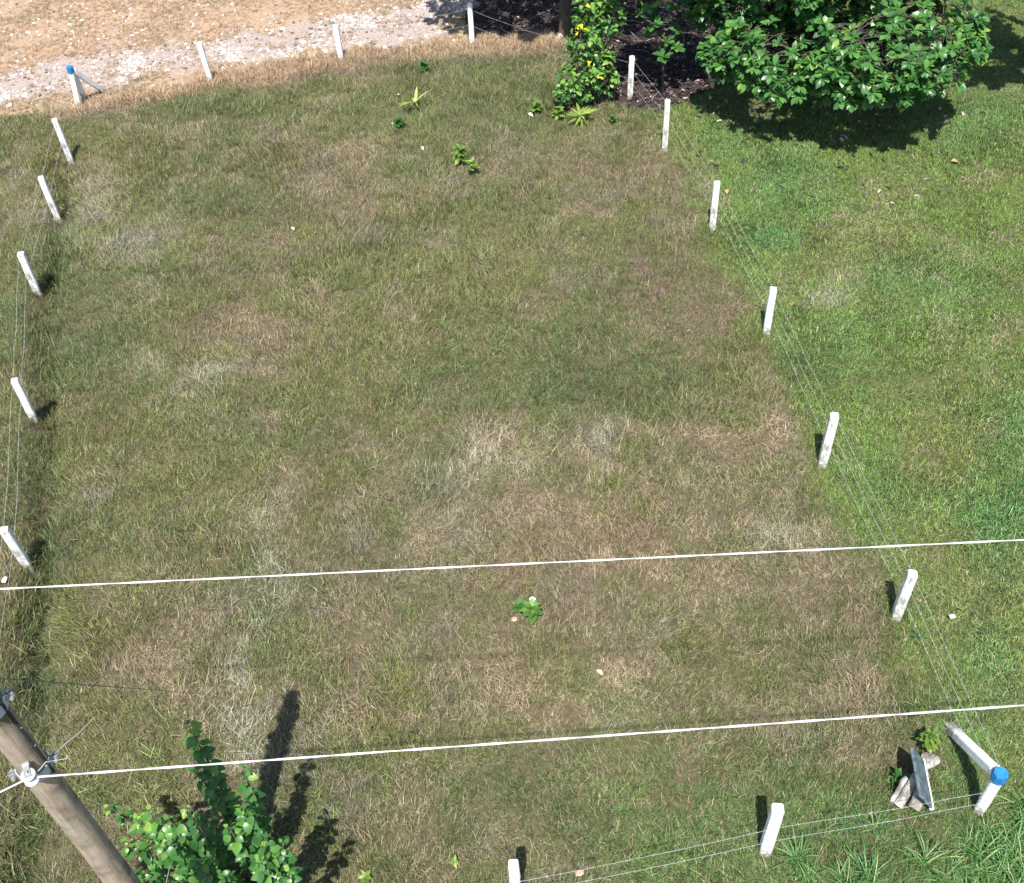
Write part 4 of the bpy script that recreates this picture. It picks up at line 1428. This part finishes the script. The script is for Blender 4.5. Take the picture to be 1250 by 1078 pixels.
def tall_bush():
    r = random.Random(51)
    b = at(285, 1110)
    base = Vector((-3.25, 5.15, 0)); base.z = gz(base.x, base.y)
    root = empty('tall_bush', base)
    tag(root, 'tall bright green bush with heart shaped leaves beside the utility pole', 'bush')
    mb = MB(); leaves = []
    # shoots: tip given by what is seen and by where its shadow falls
    SH = [((230, 886), 2.85, 26), ((236, 930), 2.4, 14), ((226, 985), 2.0, 14), ((297, 938), 2.3, 17), ((296, 985), 2.1, 20), ((280, 1010), 1.9, 16), ((345, 1030), 2.0, 13), ((318, 1050), 1.9, 13),
          ((335, 1072), 1.6, 10), ((132, 985), 1.45, 11), ((165, 1000), 1.5, 12), ((180, 990), 1.65, 11), ((150, 1030), 1.3, 11), ((195, 1030), 1.6, 14), ((240, 1050), 1.7, 16), ((270, 1068), 1.6, 12),
          ((120, 1060), 1.0, 9), ((215, 1075), 1.4, 13), ((165, 1070), 1.1, 10), ((300, 1095), 1.5, 10), ((250, 1110), 1.2, 10), ((200, 1120), 1.0, 8), ((340, 1110), 1.3, 9), ((258, 1000), 1.5, 8), ((352, 1066), 2.3, 11), ((322, 1018), 2.35, 12), ((205, 1000), 1.7, 10)]
    for k, ((px_, py_), z, n) in enumerate(SH):
        tip = Vector(at(px_, py_, z)) - base
        st = Vector((r.gauss(0, .12), r.gauss(0, .1), -.05))
        mid = Vector((st.x + (tip.x - st.x) * .75, st.y + (tip.y - st.y) * .75, tip.z * .45))
        pts = [st, st.lerp(mid, .5) + Vector((r.gauss(0, .04), r.gauss(0, .04), .05)), mid, mid.lerp(tip, .5) + Vector((r.gauss(0, .02), r.gauss(0, .02), .03)), tip]
        mb.tube(pts, [.022, .018, .014, .010, .005], 6)
        for i in range(int(n * 3.7)):
            t_ = 1 - .62 * (i / (n * 3.7)) ** .9
            u_ = t_ * 4
            j = min(3, int(u_))
            p = pts[j].lerp(pts[j + 1], u_ - j)
            az = i * 2.399 + r.gauss(0, .4)
            up = .7 if t_ > .97 else r.uniform(-.15, .55)
            d = Vector((math.cos(az), math.sin(az), up)).normalized()
            sz = (.55 if t_ > .95 else 1.0) * r.uniform(.55, 1.2)
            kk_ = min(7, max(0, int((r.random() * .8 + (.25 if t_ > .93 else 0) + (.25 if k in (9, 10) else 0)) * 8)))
            pet = d * .035
            leaves.append((BUSH_LEAF[kk_], Matrix.Translation(p + pet) @ frame(d + Vector((0, 0, -.25)), r.gauss(0, .4)) @ Matrix.Scale(sz, 4)))
    mb.build('stems', M['bark'], root, smooth=True)
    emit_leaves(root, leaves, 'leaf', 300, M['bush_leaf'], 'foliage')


tall_bush()

# ------------------------------------------------------------------ small plants
WEED = leaf_set('leaf', M['weed_leaf'], .15, .115, 'heart', 6, .2, .35, 7)
LIME = leaf_set('leaf', M['lime_leaf'], .34, .055, 'strap', 6, .25, .55, 8)
LIME_BROAD = leaf_set('leaf', M['lime_leaf'], .13, .06, 'lance', 6, .2, .4, 9)


def plant(name, px_, py_, lab, meshes, n, spread, scale, seed, bias=0.1, h=.1, cat='plant', layers=1):
    r = random.Random(seed)
    g = at(px_, py_)
    root = empty(name, (g[0], g[1], gz(g[0], g[1])))
    tag(root, lab, cat)
    mb = MB()
    mb.tube([(0, 0, -.05), (0, 0, h * .6), (0, 0, h)], [.012, .01, .006], 5)
    mb.build('stem', M['weed_leaf'], root)
    lv = []
    for j in range(layers):
        rosette(r, Vector((0, 0, h * (.5 + .5 * (j + 1) / layers))), Vector((r.gauss(0, .08), r.gauss(0, .08), 1)), n, spread * (1.1 - .45 * j / max(1, layers)), scale * (1 - .3 * j / layers), meshes, lv, bias)
    emit_leaves(root, lv, 'leaf', 300, None, 'foliage')
    return root


p = plant('broadleaf_weed', 650, 755, 'round leafy green weed standing alone in the brown grass of the middle', WEED, 13, 1.35, 1.05, 61, .2, .3, layers=4)
p2 = plant('broadleaf_weed', 634, 748, 'small green seedling touching the left side of the lone leafy weed', WEED, 6, 1.2, 1.0, 62, .1, .2, layers=2)
plant('strap_leaf_plant', 708, 150, 'lime green strap leaved plant in front of the yellow flecked shrub', LIME, 15, 1.15, 1.05, 63, .15, .2, layers=2)
plant('strap_leaf_plant', 508, 136, 'yellow green plant with spear leaves near the far row of posts', LIME, 9, 1.0, 1.15, 64, .35, .25)
plant('low_weed', 488, 158, 'low dark green weed just left of the yellow green spear plant', WEED, 10, 1.3, 1.1, 65, -.2, .25, layers=2)
plant('low_weed', 563, 204, 'leafy green weed with drooping leaves below the spear plant', LIME_BROAD, 13, 1.3, 1.5, 66, -.25, .45, layers=5)
plant('low_weed', 577, 216, 'pale yellow green sprig right of the drooping leafy weed', LIME_BROAD, 9, 1.2, 1.3, 67, .0, .35, layers=4)
plant('low_weed', 518, 88, 'small dark weed topped with pale leaves beside the dry grass edge', WEED, 11, 1.3, 1.0, 68, -.2, .25, layers=2)
plant('low_weed', 748, 152, 'small round green weed in the grass right of the strap leaved plant', WEED, 9, 1.3, .8, 69, -.2, .2, layers=2)
plant('low_weed', 683, 146, 'lime coloured weed left of the strap leaved plant', LIME_BROAD, 12, 1.3, 1.3, 70, -.1, .3, layers=4)
plant('low_weed', 655, 140, 'dull green weed farthest left beneath the yellow flecked shrub', LIME_BROAD, 12, 1.3, 1.3, 71, -.3, .3, layers=4)
plant('low_weed', 1098, 948, 'dark green weed growing in the shaded hollow beside the logs', WEED, 7, 1.2, 1.1, 72, .0, .25, layers=2)
plant('low_weed', 1128, 917, 'yellow green weed behind the top end of the dark panel', LIME_BROAD, 9, 1.3, 1.15, 73, -.2, .42, layers=5)
plant('low_weed', 556, 1056, 'tiny lime weed at the bottom edge left of the cut post', LIME_BROAD, 9, 1.2, .5, 74, -.1, .1)
plant('low_weed', 447, 1074, 'small light green weed at the bottom edge right of the tall bush', LIME_BROAD, 9, 1.2, .75, 75, .0, .1)
plant('low_weed', 718, 70, 'unused', WEED, 3, 1.2, .5, 76) if False else None
# drooping strap leaves at the top between shrub and tree
g = at(792, 28)
r = random.Random(79)
root = empty('drooping_plant', (g[0], g[1], gz(g[0], g[1])))
tag(root, 'clump of drooping yellow green strap leaves at the top between shrub and tree', 'plant')
mb = MB(); lv = []
for i in range(7):
    e = Vector((r.uniform(-.5, .5), r.uniform(-.3, .3), r.uniform(.7, 1.3)))
    mb.tube([(e.x * .2, e.y * .2, -.05), (e.x * .6, e.y * .6, e.z * .7), tuple(e)], [.02, .014, .008], 5)
    rosette(r, e, Vector((e.x, e.y - .3, .5)), 11, 1.25, 1.0, LIME, lv, -.15)
mb.build('stems', M['weed_leaf'], root)
emit_leaves(root, lv, 'leaf', 300, M['lime_leaf'], 'foliage')

# white flower and fallen leaf at the lone weed
g = at(650, 733, .30)
mb = MB()
for i in range(5):
    a = i * 2 * math.pi / 5
    Mx = Matrix.Rotation(a, 3, 'Z')
    mb.add([Mx @ Vector(q_) for q_ in ((0, 0, 0), (-.026, .03, .02), (0, .05, .024), (.026, .03, .02))], [(0, 3, 2, 1)])
mb.tube([(0, 0, -.34), (0, 0, 0)], .004, 5)
o = mb.build('white_flower', M['flower']); o.location = (g[0], g[1], .30 + gz(g[0], g[1]))
tag(o, 'single white flower above the lone leafy weed', 'flower')


def lone_stone(name, px_, py_, s, mat, lab, cat, seed, flat=.6):
    r = random.Random(seed); g = at(px_, py_)
    mb = MB(); rock(mb, (0, 0, 0), s, r, .9, flat)
    o = mb.build(name, mat); o.location = (g[0], g[1], gz(g[0], g[1]) + .10)
    return tag(o, lab, cat)


def lone_leaf(px_, py_, L, mat, lab, seed, z=.1):
    r = random.Random(seed); g = at(px_, py_)
    o = bpy.data.objects.new('fallen_leaf', leaf_mesh('fallen_leaf', mat, L, L * .6, 'lance', .97, .5, .3))
    COL.objects.link(o)
    o.location = (g[0], g[1], gz(g[0], g[1]) + z); o.rotation_euler = (r.uniform(-.2, .2), r.uniform(-.3, .3), r.uniform(0, 6))
    return tag(o, lab, 'leaf')


lone_stone('stone', 1159, 759, .045, M['pale_stone'], 'small white stone on the lawn right of the lowest right row post', 'stone', 1)
lone_stone('stone', 708, 1069, .055, M['tan_stone'], 'reddish tan lump on the grass right of the cut post at the bottom', 'stone', 2)
lone_stone('stone', 628, 761, .05, M['tan_stone'], 'tan lump at the lower left foot of the lone leafy weed', 'stone', 3)
lone_stone('stone', 8, 712, .05, M['pale_stone'], 'whitish lump under the left end of the farther power line', 'stone', 4)
lone_leaf(1160, 202, .16, M['pink_leaf'], 'orange dead leaf on the lawn below the large tree', 5)
lone_leaf(887, 237, .13, M['pink_leaf'], 'orange brown leaf beside the second post of the right row', 6)
lone_leaf(357, 283, .09, M['flower'], 'pale dry leaf alone in the upper left part of the lot', 7)
lone_leaf(480, 155, .12, M['flower'], 'pale dry leaf left of the low dark weed', 8)
lone_leaf(488, 120, .13, M['twig'], 'pale brown leaf just above left of the spear plant', 9)
lone_leaf(515, 183, .13, M['twig'], 'pale brown leaf below the spear plant', 10)
lone_leaf(645, 143, .14, M['flower'], 'whitish leaf in the grass left of the dull green weed', 12)
lone_leaf(728, 822, .11, M['twig'], 'curved pale dry leaf in the bare patch below the lone weed', 13)

# ------------------------------------------------------------------ posts, logs and branches at the back
g = at(733, 27)
mb = MB(); mb.box((0, 0, 1.1), (.20, .16, 2.4), None, bevel=.015)
o = mb.build('wooden_post', M['grey_wood']); o.location = (g[0], g[1] + .9, gz(g[0], g[1])); o.rotation_euler = (0, 0, R(8))
tag(o, 'dark grey wooden post rising behind the yellow flecked shrub', 'wooden post')
mb = MB()
a = Vector(at(678, 52, .0)); b = Vector(at(712, 14, .25))
r = random.Random(3)
mb.tube([a, a.lerp(b, .3) + Vector((.02, 0, .05)), a.lerp(b, .65) + Vector((0, .03, .06)), b], [.075, .08, .07, .06], 9)
mb.tube([a.lerp(b, .6), a.lerp(b, .6) + Vector((-.12, .1, .3))], [.03, .012], 6)
tag(mb.build('fallen_branch', M['twig'], smooth=True), 'pale fallen branch lying by the left side of the yellow flecked shrub', 'branch')
g = at(884, 84)
mb = MB(); r = random.Random(9)
for i in range(11):
    p = Vector((g[0] + r.uniform(-.15, .15), g[1] + r.uniform(-.1, .1), gz(g[0], g[1]) + .03))
    d = Vector((r.uniform(-.2, .5), r.uniform(.1, .7), r.uniform(.1, .4)))
    mb.tube([p, p + d * .5 + Vector((.03, 0, .05)), p + d], [.014, .011, .005], 5)
tag(mb.build('dead_twigs', M['twig']), 'bundle of bare pale twigs at the left edge of the large tree', 'twigs')
g0, g1 = Vector(at(96, 88, .35)), Vector(at(128, 106, .02))

# ------------------------------------------------------------------ panel propped on logs in the near right corner
w1 = Vector(at(1124, 921, .22)); w2 = Vector(at(1137, 984, .22)); l1 = Vector(at(1114, 918, .50)); l2 = Vector(at(1123.5, 975, .50))
along = (w2 - w1 + l2 - l1) / 2; across = (l1 - w1 + l2 - w2) / 2
cen = (w1 + w2 + l1 + l2) / 4
X_ = along.normalized(); Y_ = (across - X_ * across.dot(X_)).normalized(); Zv = X_.cross(Y_)
if Zv.z < 0: Zv = -Zv
Mx = Matrix((X_, Y_, Zv)).transposed()
root = empty('propped_panel', (cen.x, cen.y, gz(cen.x, cen.y)))
tag(root, 'dark slate coloured panel with one white sunlit edge propped on the pale logs', 'panel')
mb = MB(); mb.box((0, 0, cen.z - gz(cen.x, cen.y)), (along.length, across.length, .035), Mx, bevel=.006)
mb.build('board', M['panel'], root)
mb = MB(); mb.box(Vector((0, 0, cen.z - gz(cen.x, cen.y))) - Y_ * (across.length / 2 + .014), (along.length + .02, .026, .05), Mx)
mb.build('edge_strip', M['sunlit_edge'], root)


def log(a, b, ra, rb, lab, seed):
    r = random.Random(seed)
    a, b = Vector(a), Vector(b)
    mb = MB()
    n = 6
    pts = [a.lerp(b, i / n) + Vector((r.gauss(0, .006), r.gauss(0, .006), r.gauss(0, .006))) for i in range(n + 1)]
    mb.tube(pts, [(ra + (rb - ra) * i / n) * r.uniform(.93, 1.07) for i in range(n + 1)], 11)
    o = mb.build('log', M['log'])
    return tag(o, lab, 'log', 'logs under the dark panel')


log(at(1096, 984, .04), at(1119, 947, .26), .06, .055, 'grey brown log left of the dark panel, leaning up to its middle', 1)
log(at(1088, 980, .03), at(1108, 950, .16), .04, .04, 'thin dark log leftmost beside the dark panel', 2)
log(at(1116, 987, .06), at(1124, 958, .2), .075, .06, 'short whitish log under the lower end of the dark panel', 3)
log(at(1128, 924, .08), at(1143, 928, .16), .06, .055, 'whitish log end showing right of the upper end of the dark panel', 4)
log(at(1128, 936, .05), at(1140, 932, .12), .045, .045, 'lower of the two pale log ends right of the dark panel', 5)

# ------------------------------------------------------------------ coarse long bladed clumps in the near right corner
BL = []
for i in range(4):
    r = random.Random(500 + i)
    mb = MB()
    for k in range(30):
        az = r.uniform(0, 6.28); L = r.uniform(.35, .75); wd = r.uniform(.012, .022); ang = r.uniform(.15, .9)
        p = Vector((r.gauss(0, .05), r.gauss(0, .05), 0)); side = Vector((-math.sin(az), math.cos(az), 0))
        vs_ = []; n = 6
        for j in range(n):
            ww = wd * (1, 1.05, 1, .8, .5, .12)[j] / 2
            vs_ += [p - side * ww, p + Vector((0, 0, -.3 * ww)), p + side * ww]
            p = p + Vector((math.cos(az) * math.sin(ang), math.sin(az) * math.sin(ang), math.cos(ang))) * (L / n)
            ang += r.uniform(.18, .42)
        fs_ = []
        for j in range(n - 1):
            o_ = j * 3
            fs_ += [(o_, o_ + 1, o_ + 4, o_ + 3), (o_ + 1, o_ + 2, o_ + 5, o_ + 4)]
        mb.add(vs_, fs_, r.random())
    BL.append(mb.mesh('grass_clump', M['blade']))
r = random.Random(600)
CL = [(1180, 1040), (1195, 1052), (1215, 1036), (1232, 1030), (1240, 1050), (1222, 1060), (1200, 1072), (1175, 1068), (1160, 1060), (1245, 1070), (1186, 1026), (1248, 1010), (1226, 1078), (1150, 1078), (1206, 1018),
      (1045, 1062), (1030, 1078), (1060, 1074), (985, 1072), (975, 1050), (1128, 1056), (1248, 990), (1262, 1040), (1262, 1000), (1240, 1095), (1180, 1095), (1040, 1098),
      (1050, 1000), (1030, 1008), (1012, 1012), (1068, 1010)]
for i, (px_, py_) in enumerate(CL):
    g = at(px_, py_)
    o = bpy.data.objects.new('grass_clump', BL[i % 4]); COL.objects.link(o)
    o.location = (g[0], g[1], gz(g[0], g[1])); o.rotation_euler = (0, 0, r.uniform(0, 6.28))
    s = r.uniform(.5, .88) * (.6 if i >= 27 else 1)
    o.scale = (s, s, s)
    tag(o, 'coarse clump of long arching green blades at the near right corner', 'grass clump', 'coarse grass clumps in the near right corner')
# looser tufts along the shaded strip at left and in the lot
TUFTS = [(240, 200, .6, 'light green tuft in the upper left of the lot below the dry grass edge'), (1205, 205, .5, 'longer green tuft on the lawn right of the orange leaf'),
         (760, 990, .5, 'green tuft near the bottom between the two near row posts'), (160, 330, .55, 'left one of two neighbouring tufts in the left part of the lot'),
         (175, 345, .5, 'right one of two neighbouring tufts in the left part of the lot'), (60, 560, .6, 'tuft at the shaded strip between the two nearest left row posts'),
         (50, 640, .55, 'tuft in the shaded strip just above the nearest left row post'), (540, 400, .45, 'longer tuft in the middle of the lot above the pale straw'),
         (1120, 780, .5, 'green tuft at the foot of the lowest right row post'), (1240, 640, .5, 'tuft on the bright green lawn at the right edge'), (868, 172, .5, 'bright tuft right of the first right row post by the tree shade')]
for i, (px_, py_, s, lab_) in enumerate(TUFTS):
    g = at(px_, py_)
    o = bpy.data.objects.new('grass_tuft', BL[(i + 1) % 4]); COL.objects.link(o)
    o.location = (g[0], g[1], gz(g[0], g[1])); o.rotation_euler = (0, 0, r.uniform(0, 6.28)); o.scale = (s * .75, s * .75, s * .75)
    tag(o, lab_, 'grass tuft', 'longer grass tufts')
